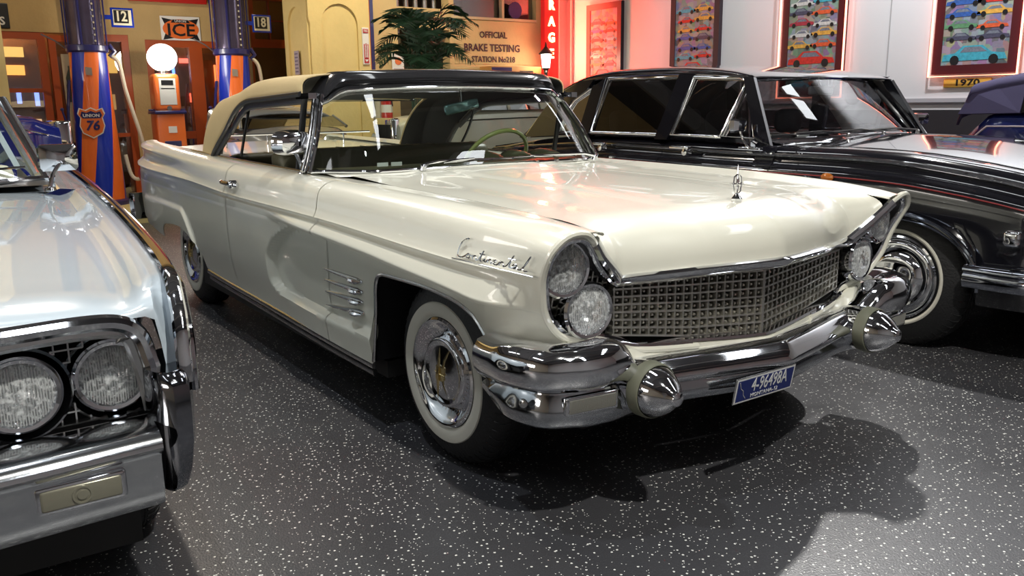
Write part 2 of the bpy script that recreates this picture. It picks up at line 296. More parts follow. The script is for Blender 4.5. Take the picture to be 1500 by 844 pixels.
def wheel(parent, loc, s, R=.352, kind=0, name='wheel', wd=.20, rim=.202, wwr=(.207, .264)):
    """s: outward direction (+1 = +y). geometry local to the axle end at the tyre's outer face"""
    o0 = ORG[0]; ORG[0] = V(0, 0, 0); ax = (0, s, 0)
    m = MB(); m.lathe([(rim-.01, -.02), (rim+.002, -.004), (wwr[0]+.02, .006), ((wwr[1]+wwr[0])/2, .012), (wwr[1]+.01, .008), (R-.035, -.012), (R-.012, -.03), (R-.004, -.045), (R, -.06), (R, -wd+.04), (R-.03, -wd+.01), (rim, -wd)], ax=ax, n=64, caps=False)
    w = m.build(name, RUB, parent); w.location = Vector(loc)
    m = MB()
    for k in range(5): h = -.062-(wd-.12)*k/4; m.lathe([(R-.001, h+.004), (R+.003, h+.003), (R+.003, h-.003), (R-.001, h-.004)], ax=ax, n=64, caps=False)
    nt = 56
    for k in range(nt):
        th = 2*PI*k/nt; c0, s0 = math.cos(th), math.sin(th)
        m.tube([V((R-.036)*c0, s*-.012, (R-.036)*s0), V((R-.010)*c0, s*-.034, (R-.010)*s0), V((R+.002)*math.cos(th+.02), s*-.058, (R+.002)*math.sin(th+.02))], .004, 4)
    m.build('tread', RUB, w)
    m = MB(); a, b = wwr; m.lathe([(a, -.0+.005), (a+.004, .009), ((a+b)/2, .0155), (b-.004, .0135), (b, .008)], ax=ax, n=64, caps=False); m.build('whitewall', WW, w)
    if kind == 0:
        m = MB(); m.lathe([(rim+.002, .0), (rim+.004, .010), (rim-.004, .016), (rim-.012, .014), (rim-.022, .004), (.150, -.016), (.137, -.020), (.134, -.006), (.130, .006), (.124, .010), (.116, .008), (.106, .002), (.098, .001), (.05, .012), (0, .016)], ax=ax, n=72, caps=False)
        hc = m.build('hubcap', CHROME, w, 50)
        m = MB()
        for k in range(48):
            th = 2*PI*k/48; c0, s0 = math.cos(th), math.sin(th); m.tube([V(.141*c0, s*-.019, .141*s0), V(.160*c0, s*-.012, .160*s0), V(.180*c0, s*.001, .180*s0)], [.001, .0022, .0015], 4)
        m.build('hubcap_fins', CHROME, hc)
        m = MB(); m.box((-.020, min(0, s*.024), -.026), (.020, max(0, s*.024), .026)); m.tube([(0, s*.022, -.10), (0, s*.026, 0), (0, s*.022, .10)], [.001, .009, .001], 6); m.tube([(-.034, s*.020, 0), (0, s*.024, 0), (.034, s*.020, 0)], [.001, .005, .001], 6)
        m.xf(Matrix.Rotation(-.12*s, 4, 'Y')); m.build('emblem', GOLD, hc, flat=True)
    else:
        m = MB(); m.lathe([(rim+.002, .0), (rim+.004, .010), (rim-.006, .014), (rim-.014, .000), (.206, -.012), (.203, .004), (.196, .012), (.176, .016), (.168, .008), (.160, -.006), (.150, .004), (.138, .024), (.105, .040), (.055, .046), (.045, .047), (.042, .062), (.034, .070), (.0, .070)], ax=ax, n=72, caps=False)
        hc = m.build('hubcap', CHROME, w, 50); k2 = MB()
        for k in range(12):
            th = 2*PI*(k+.5)/12; Rm = Matrix.Rotation(-th, 4, 'Y'); q = MB(); q.rbox((-.019, -.004, .178), (.019, .016, .195), .004); q.xf(Rm @ Matrix.Translation((0, s*.003, 0))); k2.v_off = 0
            b0 = len(k2.v); k2.v += q.v; k2.f += [tuple(i+b0 for i in f) for f in q.f]; k2.m += q.m
        k2.build('hubcap_slots', DARK, hc); m = MB(); m.lathe([(.030, .069), (.028, .074), (0, .075)], ax=ax, n=24, caps=False); m.build('hub_badge', mat('badge_black', (.02, .02, .02), .3, vary=.1), hc)
    ORG[0] = o0; return w
# ---------------------------------------------------------------- cream convertible
ORG[0] = V(-1.66, 0, 0)
car = thing('convertible_car', (-1.66, 0, 0), 'cream convertible with tan canvas top and canted twin headlamps in the middle of the floor', 'car')
W = T([(-4.75, .88), (-4.4, .945), (-3.8, .985), (-2.5, 1.0), (-1, 1.0), (-.2, .998), (.2, .985), (.45, .965), (.6, .94), (.72, .91)])
ZC = T([(-4.75, 1.068), (-3.8, 1.045), (-2.4, 1.015), (-1.1, 1.0), (-.2, .99), (.3, .975), (.6, .957), (.72, .943)])
ZR = T([(-4.75, .90), (-4.25, .884), (-2.9, .878), (-2., .852), (-.86, .846), (-.2, .831), (.22, .816), (.6, .806), (.72, .80)])
ZL = T([(-4.75, .80), (-1.3, .795), (-.83, .783), (-.35, .765), (.02, .742), (.22, .727), (.41, .708), (.58, .70), (.72, .70)])
XF = T([(.40, .60), (.56, .595), (.60, .598), (.66, .611), (.74, .628), (.80, .648), (.87, .683), (.945, .722), (1, .73)])
RY = T([(.50, .765), (.56, .772), (.60, .80), (.64, .843), (.70, .884), (.77, .904), (.82, .913), (.89, .914), (.92, .89), (.935, .86), (.945, .82)])
ZB = T([(-4.75, .52), (-4.4, .49), (-3.78, .44), (-3.665, .43), (-3.655, .47), (-3.55, .535), (-3.19, .56), (-2.96, .53), (-2.77, .42), (-2.735, .345), (-2.72, .335), (-1.8, .315),
        (-.425, .292), (-.421, .40), (-.416, .56), (-.406, .625), (-.385, .655), (-.34, .672), (-.06, .678), (.15, .664), (.27, .632), (.33, .585), (.37, .535), (.40, .50), (.8, .50)])
XS = T([(.40, -1.33), (.42, -1.46), (.47, -1.535), (.567, -1.54), (.65, -1.475), (.715, -1.35), (.76, -1.22), (.80, -1.05)])
def amp(x): return smooth((x+1.55)/.55)*(1-.45*smooth((x-.45)/.27))
def inset(x, z):
    a = smooth((x-XS(z))/.035)*smooth((z-.395)/.032) if x > -1.7 else 0
    return .045*a*(1-.5*smooth((x-.40)/.3))
def blister(x, z):
    zr = .70-.012*((x+3.5)/.8)**2-.30*smooth((x+3.10)/.42)
    return .016*smooth((zr-z)/.030)*smooth((x+4.3)/.08)*smooth((-2.74-x)/.18)
def side_profile(x):
    w, zc, zr, zl, zb, A = W(x), ZC(x), ZR(x), ZL(x), ZB(x), amp(x)
    cf = .035*smooth((-2.5-x)/1.6); yg = min(.735, w-.17)
    zr = min(zr, zc-.06)
    up = CR([(0, yg, zc-.014), (0, w-.165, zc-.004), (0, w-.12, zc), (0, w-.075, zc-.010), (0, w-.040, zc-.036), (0, w-.026-cf, zc-.075), (0, w-.020-cf*.9, (zc-.075+zr)/2), (0, w-.010, zr+.012), (0, w-.004, zr+.003)], 3)
    md = CR([(0, w-.024, zr+.001), (0, w-.024, zr-.018), (0, w-.017+.010*A, (zr+zl)/2), (0, w-.016+.026*A, zl+.016), (0, w-.016+.032*A, zl+.004), (0, w-.016+.028*A, zl-.008)], 3)
    P = [(p.y, p.z) for p in up+md]
    z0 = zl-.014; n = 30
    for k in range(n+1):
        z = lerp(z0, zb, (k/n)); y = w-.014-inset(x, z)+blister(x, z)-.03*smooth((.52-z)/.25)-.012*smooth((.66-z)/.3)*(1-amp(x))
        P.append((y, z))
    return P
def side_rows(xs, s):
    rows = []
    for x in xs:
        row = []
        for (y, z) in side_profile(x):
            xx = x
            if x > .3: xx = .3+(x-.3)*(XF(z)-.3)/.42
            if x > .35: y = lerp(y, min(RY(z), .914), smooth((x-.35)/.37)**1.6*(smooth((y-.79)/.09) if z > .9 else 1))
            row.append(V(xx, s*y, z))
        rows.append(row)
    return rows
def xr(a, b, st): n = max(2, int(round(abs(b-a)/st))+1); return lin(a, b, n)
for s in (-1, 1):
    fx = xr(-.857, -.43, .02)+[-.424, -.421, -.418, -.412, -.405, -.398, -.39, -.38]+xr(-.37, .34, .02)+[.35, .36, .37, .38, .39]+xr(.40, .72, .01)
    for nm, xs in (('front_fender', fx), ('door', xr(-2.126, -1.7, .03)+xr(-1.68, -.863, .012)), ('rear_quarter', xr(-4.70, -3.68, .04)+[-3.666, -3.662, -3.658, -3.652]+xr(-3.64, -2.775, .012)+[-2.765, -2.75, -2.735, -2.72]+xr(-2.70, -2.133, .04))):
        mb = MB(); mb.grid(side_rows(xs, s), flip=(s > 0)); p = mb.build(nm, CREAM, car, 52, thick=0)
        md = p.modifiers.new('t', 'SOLIDIFY'); md.thickness = .004; md.offset = -1; md.use_rim = False
        if nm == 'door':
            y = -(.985)*-s
            h = MB(); hx = -2.0; yy = s*(W(hx)-.012)
            h.tube(CR([(hx-.10, yy, .915), (hx-.075, yy+s*.028, .92), (hx, yy+s*.034, .918), (hx+.075, yy+s*.028, .915), (hx+.10, yy, .91)], 4), .011, 8, sq=(1, 1))
            h.lathe([(.022, 0), (.022, .03), (.016, .038), (0, .04)], (hx+.075, yy-s*.004, .915), (0, s, 0), 16); h.box((hx-.11, yy-.006, .905), (hx+.11, yy+.006, .925))
            h.build('door_handle', CHROME, p)
    # chrome lip of the wheel opening and the sill moulding
    mb = MB(); pts = []
    for x in [-.424, -.418, -.412, -.405, -.398, -.39, -.38]+xr(-.37, .34, .03)+[.35, .36, .37]:
        y = W(x)-.014-inset(x, ZB(x))-.012*smooth((.66-ZB(x))/.3)*(1-amp(x))-.03*smooth((.52-ZB(x))/.25)
        pts.append(V(x, s*(y-.004), ZB(x)))
    mb.tube(pts, .009, 8); mb.build('wheel_opening_trim', CHROME2, car)
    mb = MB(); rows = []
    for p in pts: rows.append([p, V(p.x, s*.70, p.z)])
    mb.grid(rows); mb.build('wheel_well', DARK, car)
    mb = MB(); mb.tube([(x, s*(W(x)-.050), ZB(x)-.010) for x in xr(-2.71, -.43, .2)], .013, 8, sq=(.7, 1.1)); mb.build('sill_trim', CHROME2, car); mb = MB(); mb.tube([(x, s*(W(x)-.058), ZB(x)-.042) for x in xr(-2.69, -.44, .2)], .014, 8, sq=(.7, 1.1)); mb.build('sill_trim', mat('sill_chrome', (.35, .35, .36), .2, 1, vary=.1), car)
    mb = MB(); mb.box((-2.70, s*.83-.06, .22), (-.43, s*.83+.08, .29)); mb.build('sill_panel', mat('underbody', (.02, .02, .02), .6, vary=.2), car, flat=True)
    # four chrome spears behind the wheel opening
    for (z0, z1) in ((.612, .613), (.562, .570), (.51, .528), (.447, .485)):
        m2 = MB(); yA = -1
        def ys(x, z): return s*(W(x)-.014-inset(x, z)-.012*0+.002)
        xa, xb = -.905, -.515
        pts = [(lerp(xa, xb, t), ys(lerp(xa, xb, t), lerp(z0, z1, t)), lerp(z0, z1, t)) for t in lin(0, 1, 9)]
        m2.tube(pts, [.003, .006, .008, .009, .010, .011, .012, .012, .006], 8, sq=(.8, 1))
        e = Vector(pts[6]); m2.tube([e+V(-.02, s*.012, .0), e+V(.03, s*.024, 0), e+V(.06, s*.020, 0), e+V(.085, s*.006, 0)], [.004, .012, .012, .004], 8)
        m2.build('spear_trim', CHROME, car)
# hood
XE = T([(0, .80), (.05, .792), (.3, .738), (.6, .640), (.66, .662), (.72, .688), (.735, .70)])
ZE = T([(0, .788), (.3, .784), (.55, .772), (.605, .772), (.66, .815), (.72, .868), (.735, .885)])
def hood_z(x, y):
    a = abs(y); z = ZC(x)-.014+(ZC(min(x, .5))*0)
    z += .012*(1-(a/.735)**2)+.006*smooth((.30-a)/.06)-.006*math.exp(-((a-.5)/.09)**2)
    if x < -.6: z += .012*smooth((-.6-x)/.4)
    return z
mb = MB(); rows = []
YS = sorted(set([round(-.733+1.466*i/60, 4) for i in range(61)]+[-.31, -.29, .31, .29, -.61, .61, -.59, .59, -.68, .68, -.70, .70]))
xb_ = lambda y: -.93-.10*smooth((abs(y)-.5)/.3)
for y in YS:
    a = abs(y); row = []; xe, ze = XE(a), ZE(a); x0 = xe-.26
    for x in lin(xb_(y), x0, 26): row.append(V(x, y, hood_z(x, y)))
    zt = row[-1].z; sl = (row[-1].z-row[-2].z)/(row[-1].x-row[-2].x)
    for k in range(1, 13):
        th = PI/2*k/12; xx = x0+.26*math.sin(th)**.9; zz = ze+(zt-ze)*math.cos(th)**.75 if k < 12 else ze; row.append(V(xx, y, zz))
    row.append(V(xe-.03, y, ze-.006)); rows.append(row)
mb.grid(rows, flip=True); hood = mb.build('hood', CREAM, car, 40)
# cowl between hood and windshield
mb = MB(); rows = []
for y in lin(-.80, .80, 33):
    r = []; xe = -1.0-.25*smooth((abs(y)-.6)/.25)
    for t in lin(0, 1, 5): r.append(V(lerp(xb_(y)-.006, xe, t), y, (hood_z(xb_(y), min(abs(y), .733)) if abs(y) < .735 else ZC(-1)-.004)+.014*t))
    rows.append(r)
mb.grid(rows); mb.build('cowl', CREAM, car)
# hood ornament
mb = MB(); ox, oz = .585, hood_z(.585, 0)
mb.lathe([(.018, 0), (.020, .012), (.012, .022), (.006, .03)], (ox, 0, oz), (0, 0, 1), 12)
fr = [(ox, -.017, oz+.035), (ox, -.021, oz+.06), (ox, -.017, oz+.088), (ox, 0, oz+.098), (ox, .017, oz+.088), (ox, .021, oz+.06), (ox, .017, oz+.035), (ox, 0, oz+.026)]
mb.tube(fr, .0028, 6, closed=True); mb.lathe([(.0, 0), (.004, .03), (.007, .055), (.004, .075), (.0, .118)], (ox, 0, oz+.014), (0, 0, 1), 8)
mb.tube([(ox, -.036, oz+.062), (ox, 0, oz+.062), (ox, .036, oz+.062)], [.0006, .004, .0006], 8); mb.tube([(ox-.036, 0, oz+.062), (ox, 0, oz+.062), (ox+.036, 0, oz+.062)], [.0006, .004, .0006], 8)
mb.build('hood_ornament', CHROME, car)
# front opening rim and grille
RIM = [(.80, 0, .775), (.738, .30, .772), (.645, .585, .756), (.640, .612, .772), (.662, .66, .812), (.686, .72, .862), (.712, .775, .918), (.722, .82, .942), (.712, .872, .934), (.692, .912, .890), (.655, .912, .822),
       (.636, .902, .77), (.620, .884, .70), (.606, .843, .64), (.598, .79, .60), (.594, .70, .575), (.602, .62, .562), (.625, .56, .545), (.65, .50, .522), (.70, .30, .512), (.745, 0, .503)]
half = RIM[2:-1]
def rimcurve(s, off=0, n=4): return CR([(x+off, s*y, z) for x, y, z in half], n)
for s in (-1, 1):
    c = [p for p in rimcurve(s)]
    mb = MB(); mb.tube(c, .011, 8); mb.build('lamp_pod_rim', CREAM, car)
    cen = V(.66, s*.74, .72); inn = [p+(cen-p).normalized()*.020+V(-.012, 0, 0) for p in c]
    mb = MB(); mb.tube(inn, .011, 8); mb.build('lamp_pod_trim', CHROME, car)
    back = [V(p.x-.12, lerp(p.y, cen.y, .16), lerp(p.z, cen.z, .16)) for p in c]; mb = MB(); mb.grid([inn, back]); mb.build('lamp_pod_shell', mat('pod_paint', (.05, .05, .052), .4, 0, vary=.2), car)
# chrome hood moulding (V plan)
mb = MB(); rows = []
for y in lin(-.61, .61, 41):
    a = abs(y); x = XE(a)+.006; z = ZE(a)-.002
    rows.append([V(x-.03, y, z+.010), V(x+.002, y, z+.010), V(x+.014, y, z+.002), V(x+.010, y, z-.012), V(x-.004, y, z-.024), V(x-.012, y, z-.030), V(x-.04, y, z-.032)])
mb.grid(rows, flip=True); mb.build('hood_moulding', CHROME, car)
for s in (-1, 1):
    mb = MB(); pts = [V(x+.004, s*(y-.006), z-.004) for x, y, z in RIM[3:7]]; mb.tube(CR(pts, 5), [.013]*16, 8, sq=(1.0, 1.6)); mb.build('hood_edge_moulding', CHROME, car)
# grille
def gx(y, z): a = abs(y); return .722-.115*(a/.6) if a < .62 else .603-.02*(a-.62)
def gz(y, t): # t 0 top row .. 1 bottom
    a = abs(y); zt = .735+.018*min(a/.6, 1); zb = .520+.06*smooth((a-.1)/.55)
    return lerp(zt, zb, t)
gr = MB(); gr.box((.50, -.60, .50), (.56, .60, .80)); gp = gr.build('grille', DARK, car, flat=True)
NR = 7
GB = mat('grille_metal', (.74, .72, .66), .38, 1, vary=.1)
def hb(t, y0, y1, rr=.0030):
    m = MB(); ys = xr(y0, y1, .05) if y0*y1 >= 0 else [-.60, -.3, 0, .3, .60]
    rows = []
    for y in ys:
        x, z = gx(y, 0), gz(y, t); rows.append([V(x-.035, y, z+rr), V(x, y, z+rr), V(x, y, z-rr), V(x-.035, y, z-rr)])
    m.grid(rows, cv=True); return m
for k in range(NR+1): hb(k/NR, -.60, .60).build('grille_bar', GB, gp, flat=True)
NV = 18
for k in range(-NV, NV+1):
    y = .595*k/NV; x = gx(y, 0); m = MB(); r = .0028 if k else .006
    m.add([V(x-.035, y-r, gz(y, 0)), V(x, y-r, gz(y, 0)), V(x, y+r, gz(y, 0)), V(x-.035, y+r, gz(y, 0)), V(x-.035, y-r, gz(y, 1)), V(x, y-r, gz(y, 1)), V(x, y+r, gz(y, 1)), V(x-.035, y+r, gz(y, 1))],
          [(0, 1, 5, 4), (1, 2, 6, 5), (2, 3, 7, 6), (0, 3, 2, 1), (4, 5, 6, 7)]); m.build('grille_bar', GB, gp, flat=True)
m = MB()
for k in range(-NV, NV):
    for j in range(NR):
        y = .595*(k+.5)/NV; z = gz(y, (j+.5)/NR); x = gx(y, 0); m.lathe([(.0105, 0), (.0062, .026), (.004, .031), (.0, .032)], (x-.036, y, z), (1, 0, 0), 6)
    y = .595*(k+.5)/NV
for j in range(1):
    rows = [[V(gx(y, 0)-.035, y, gz(y, 0)), V(gx(y, 0)-.035, y, gz(y, 1))] for y in lin(-.6, .6, 21)]; m2 = MB(); m2.grid(rows); m2.build('grille_backing', mat('grille_black', (.012, .012, .012), .5, vary=.3), gp, flat=True)
m.build('stud', GB, gp, 40, kind='stuff')
# pods: backing mesh and canted headlamps
import itertools
for s in (-1, 1):
    c = rimcurve(s, -.085, 2); cc = V(.54, s*.75, .72); m = MB(); m.add([V(p.x, lerp(p.y, s*.75, .09), lerp(p.z, .74, .09)) for p in c], [tuple(range(len(c)))]); pb = m.build('pod_backing', mat('grille_black', (0, 0, 0)), car, flat=True)
    poly = [(p.y*s, p.z) for p in c]
    def inside(y, z):
        r = False; n = len(poly)
        for i in range(n):
            (a, b), (c2, d) = poly[i], poly[(i+1) % n]
            if (b > z) != (d > z) and y < (c2-a)*(z-b)/(d-b)+a: r = not r
        return r
    px = lambda z: XF(z)-.055
    for z in lin(.58, .885, 12):
        ys = [y for y in lin(.56, .915, 72) if inside(y, z) and inside(y+.022, z+.02)]
        if len(ys) > 3: m = MB(); m.box((px(z)-.03, s*(ys[0]+ys[-1])/2-(ys[-1]-ys[0])/2, z-.003), (px(z), s*(ys[0]+ys[-1])/2+(ys[-1]-ys[0])/2, z+.003)); m.build('grille_bar', GB, pb, flat=True)
    for y in lin(.59, .90, 13):
        zs = [z for z in lin(.57, .94, 75) if inside(y, z) and inside(y+.018, z+.032)]
        if len(zs) > 3:
            m = MB(); za, zb2 = zs[0], zs[-1]; m.add([V(px(za)-.03, s*y-.003, za), V(px(za), s*y-.003, za), V(px(za), s*y+.003, za), V(px(za)-.03, s*y+.003, za), V(px(zb2)-.03, s*y-.003, zb2), V(px(zb2), s*y-.003, zb2), V(px(zb2), s*y+.003, zb2), V(px(zb2)-.03, s*y+.003, zb2)],
                  [(0, 1, 5, 4), (1, 2, 6, 5), (2, 3, 7, 6), (3, 0, 4, 7), (4, 5, 6, 7), (0, 3, 2, 1)]); m.build('grille_bar', GB, pb, flat=True)
    for (x, y, z) in ((.630, .818, .826), (.622, .715, .680)):
        lamp((x, s*y, z), (1, s*.10, .02), .092, car)
# bumper of the cream car
BX = T([(0, .862), (.25, .806), (.45, .759), (.53, .748), (.60, .756), (.70, .780), (.79, .786), (.86, .768), (.93, .73)])
def bpath():
    P = [(BX(y), y) for y in lin(0, .86, 24)]
    P += [(p.x, p.y) for p in CR([(.765, .86, 0), (.735, .925, 0), (.69, .972, 0), (.62, 1.0, 0), (.54, 1.01, 0), (.46, 1.0, 0), (.37, .985, 0)], 4)][1:]
    return P
HP = bpath(); FULL = [(x, -y) for x, y in HP[::-1]]+HP[1:]
def normals(P):
    out = []
    for i in range(len(P)):
        a = P[max(i-1, 0)]; b = P[min(i+1, len(P)-1)]; t = V(b[0]-a[0], b[1]-a[1], 0).normalized(); out.append(V(t.y, -t.x, 0))
    return out
NRM = normals(FULL)
CP = [(-.10, .470), (-.10, .503), (-.06, .504), (-.032, .490), (-.016, .468), (-.002, .452), (0, .442), (-.004, .430), (-.022, .418), (-.03, .416)]
OP = [(-.17, .50), (-.17, .570), (-.115, .604), (-.06, .612), (-.020, .598), (-.002, .566), (.002, .535), (-.006, .502), (-.022, .478), (-.045, .472)]
rows = []; prow = []
for (x, y), n in zip(FULL, NRM):
    a = abs(y); b = smooth((a-.555)/.14); p = V(x, y, 0); row = []
    if x < .6: drop = .02*smooth((.62-x)/.25)
    else: drop = 0
    for (d0, z0), (d1, z1) in zip(CP, OP): row.append(p+n*lerp(d0, d1, b)+V(0, 0, lerp(z0, z1, b)-drop))
    rows.append(row); e = row[-1]; zz = e.z
    zb = .345+.012*smooth((a-.6)/.3)+.05*smooth((.55-x)/.2)
    prow.append([e+n*-.02+V(0, 0, .01), e+n*-.012+V(0, 0, -.006), V(0, 0, 0)+p+n*-.032+V(0, 0, lerp(zz, zb, .45)), p+n*-.034+V(0, 0, lerp(zz, zb, .88)), p+n*-.045+V(0, 0, zb), p+n*-.08+V(0, 0, zb-.008), p+n*-.13+V(0, 0, zb+.02)])
mb = MB(); mb.grid(rows, flip=True); bump = mb.build('front_bumper', CHROME, car, 50)
mb = MB(); mb.grid(prow, flip=True); mb.build('bumper_pan', mat('pan_chrome', (.55, .57, .60), .10, 1, bump=.04, bscale=14, vary=.05), bump, 50)
for s in (-1, 1):
    yo = s*.585
    mb = MB(); mb.lathe([(.070, -.14), (.082, -.06), (.088, 0)], (.756, yo, .437), (1, s*-.03, 0), 36); b1 = mb.build('bumper_bullet', CHROME, bump)
    mb = MB(); mb.lathe([(.086, -.006), (.090, -.002), (.089, .030), (.086, .040), (.083, .042)], (.757, yo, .437), (1, 0, 0), 36, caps=False); mb.build('rubber_ring', OLR, b1)
    mb = MB(); mb.lathe([(.082, .032), (.079, .050), (.069, .074), (.054, .096), (.038, .114), (.026, .125), (.022, .134), (.012, .139), (0, .140)], (.757, yo, .437), (1, s*.02, 0), 36, caps=False); mb.build('bullet_tip', CHROME, b1)
    mb = MB(); R = Matrix.Translation((.765, s*.90, .452)) @ Matrix.Rotation(s*-1.0*-.32, 4, 'Z') if False else None
    x0, y0 = BX(.80)-.046, s*.80
    a = math.atan2(BX(.87)-BX(.73), .14)
    Rm = Matrix.Translation((x0, y0, .432)) @ Matrix.Rotation(-s*a, 4, 'Z')
    mb.rbox((-.01, -.092, -.030), (.012, .092, .030), .006); mb.xf(Rm); sg = mb.build('turn_signal', CHROME, bump)
    mb = MB(); mb.rbox((-.0, -.083, -.022), (.014, .083, .022), .004); mb.xf(Rm); mb.build('signal_lens', mat('frosted_lens', (.24, .24, .21), .2, .3, .6, vary=.1), sg)
    mb = MB()
    for k in range(-14, 15): mb.tube([Rm @ V(.0145, .0056*k-.006, -.020), Rm @ V(.0145, .0056*k+.006, .020)], .0012, 4)
    mb.build('lens_fluting', mat('fluting', (.36, .36, .33), .2, .6, vary=.1), sg)
    mb = MB(); mb.lathe([(.014, 0), (.014, .006), (.008, .010), (0, .010)], (.64, s*.978, .44), (.5, s, 0), 16); mb.build('bumper_bolt', CHROME2, bump)
# cream sill under the grille
mb = MB(); rows = []
for y in lin(-.80, .80, 65):
    a = abs(y)
    if a < .55: zt, xt = .503+.02*smooth(a/.5), .745-.10*(a/.5)**1.1
    else: k = smooth((a-.55)/.2); zt, xt = .528+.040*k, .63-.030*k
    xb = BX(a)-.085; b = smooth((a-.555)/.14)
    rows.append([V(xt-.01, y, zt+.006), V(xt+.012, y, zt+.004), V(lerp(xt, xb, .5), y, lerp(zt, lerp(.49, .54, b), .35)), V(xb+.005, y, lerp(.485, .54, b)), V(xb+.0, y, lerp(.46, .50, b))])
mb.grid(rows, flip=True); mb.build('front_sill', CREAM, car)
mb = MB(); rows = []
for y in lin(-.60, .60, 41):
    a = abs(y); x, z = (.745-.10*(a/.5)**1.1 if a < .5 else .645-.02*(a-.5)/.1), .508+.02*smooth(a/.5)+.02*smooth((a-.5)/.1)
    rows.append([V(x-.02, y, z+.016), V(x+.004, y, z+.013), V(x+.008, y, z+.004), V(x-.01, y, z)])
mb.grid(rows, flip=True); mb.build('grille_lower_moulding', CHROME, car)
# number plate
PB = mat('plate_blue', (.012, .025, .16), .35, vary=.05)
mb = MB(); Rm = Matrix.Translation((.842, -.125, .380)) @ Matrix.Rotation(-.0, 4, 'Z')@ Matrix.Rotation(.18, 4, 'Y'); mb.rbox((-.003, -.152, -.047), (.003, .152, .047), .002); mb.box((.0025, -.148, -.044), (.0034, .148, .044), m=1); mb.box((.0030, -.142, -.038), (.0040, .142, .038), m=2); mb.xf(Rm)
np_ = mb.build('license_plate', [CHROME2, WHITE, PB], car)
pf = np_.location
E3 = (Rm @ Matrix(((0, 0, 1, 0), (1, 0, 0, 0), (0, 1, 0, 0), (0, 0, 0, 1)))).to_euler()
def plate_txt(s, size, y, z, sx=1):
    q = Rm @ V(.0045, y, z); return text(s, size, q-ORG[0], E3, mat('plate_white', (.8, .8, .78), .4, vary=.02), np_, sx=sx, ext=.0008, name='plate_lettering')
plate_txt('4-96498A', .070, .020, .010, .66); plate_txt('MONTANA-12', .020, .0, -.027, 1.1)
mb = MB(); mb.tube([Rm @ V(.0045, y, z) for y, z in ((-.135, .034), (-.125, .01), (-.112, .0), (-.108, -.016), (-.096, -.03))], .0015, 4); mb.build('plate_outline', WHITE, np_)
# inner body blocks (engine bay, cabin tub, boot) so that no light leaks through the gaps
UB = mat('underbody', (.02, .02, .02), .6)
mb = MB(); mb.box((-.50, -.62, .22), (.48, .62, .86)); mb.box((-.95, -.86, .24), (-.50, .86, .88)); mb.box((-3.0, -.90, .2), (-.9, .90, .42)); mb.box((-4.5, -.62, .30), (-2.95, .62, .9)); mb.box((-4.55, -.86, .50), (-3.72, .86, .92)); mb.build('chassis', UB, car, flat=True)
# boot lid and tail
mb = MB(); rows = []
for y in lin(-.78, .78, 31):
    a = abs(y)/.78; row = []
    for x in lin(-2.95, -4.62, 22):
        row.append(V(x, y, ZC(x)-.03+.03*(1-a*a)-.14*smooth((-4.1-x)/.6)*(1-a**4)))
    row += [V(-4.70, y, .88), V(-4.72, y, .62)]; rows.append(row)
mb.grid(rows); mb.build('trunk_lid', CREAM, car)
for s in (-1, 1):
    mb = MB(); mb.add([V(-4.70, s*y, z) for (y, z) in side_profile(-4.70)]+[V(-4.70, s*.6, .5), V(-4.70, s*.6, .95)], [tuple(range(len(side_profile(-4.70))+2))]); mb.build('tail_panel', CREAM, car, flat=True)
for s in (-1, 1):
    mb = MB(); mb.lathe([(.10, 0), (.095, .02), (.06, .05), (0, .06)], (-4.71, s*.79, .80), (-1, 0, 0), 24); t = mb.build('tail_lamp', RED, car)
mb = MB(); rows = []
for y in lin(-.98, .98, 41):
    a = abs(y); x = -4.76+.10*(a/.98)**4; rows.append([V(x+.05, y, .66), V(x-.02, y, .655), V(x-.04, y, .60), V(x-.02, y, .50), V(x+.03, y, .45)])
mb.grid(rows); 
for s in (-1, 1): mb.grid([[V(x, s*(.965+.004*k), z) for z in (.66, .60, .50, .46)] for k, x in enumerate((-4.70, -4.60, -4.52))])
mb.build('rear_bumper', CHROME, car)
# wheels
w1 = wheel(car, V(0, -.875, .352)-ORG[0], -1); w1.rotation_euler = (0, 0, .02)
for (x, s) in ((-3.327, -1), (0, 1), (-3.327, 1)):
    c = copytree(w1, car); c.location = V(x, s*.875, .352)-ORG[0]; c.rotation_euler = (0, 0, 0 if s < 0 else PI)
# script on the fender, hand-bent from wire
SCR = [[(.62, 1.0), (.60, 1.02), (.52, 1.0), (.40, .85), (.33, .6), (.30, .3), (.34, .12), (.45, .1), (.56, .18), (.64, .28), (.70, .34), (.76, .26), (.74, .16), (.66, .14), (.64, .24), (.72, .32), (.84, .26), (.88, .32), (.88, .14)],
       [(.88, .26), (.96, .32), (1.0, .24), (1.0, .14), (1.08, .18), (1.16, .40), (1.22, .62), (1.16, .34), (1.16, .16), (1.24, .16), (1.32, .30), (1.30, .16), (1.36, .16), (1.42, .32), (1.42, .14)],
       [(1.42, .24), (1.50, .31), (1.54, .24), (1.54, .14), (1.62, .18), (1.70, .28), (1.66, .33), (1.60, .24), (1.66, .13), (1.76, .16), (1.82, .32), (1.82, .14)],
       [(1.82, .24), (1.90, .32), (1.95, .22), (1.95, .14), (2.03, .18), (2.12, .40), (2.20, .70), (2.13, .34), (2.13, .16), (2.22, .15), (2.34, .30), (2.26, .32), (2.22, .22), (2.28, .13), (2.36, .24), (2.38, .14), (2.48, .16), (2.60, .45), (2.68, .80), (2.62, .60), (2.54, .26), (2.58, .12), (2.68, .14)],
       [(1.10, .46), (1.30, .46)], [(2.06, .52), (2.28, .52)]]
ss = MB()
def scp(a, b): x = .235+a*.137; z = ZR(x)+.012+b*.068-.008*(a/2.7)*0; return V(x+b*.012, -(W(x)-.006-.010*b), z)
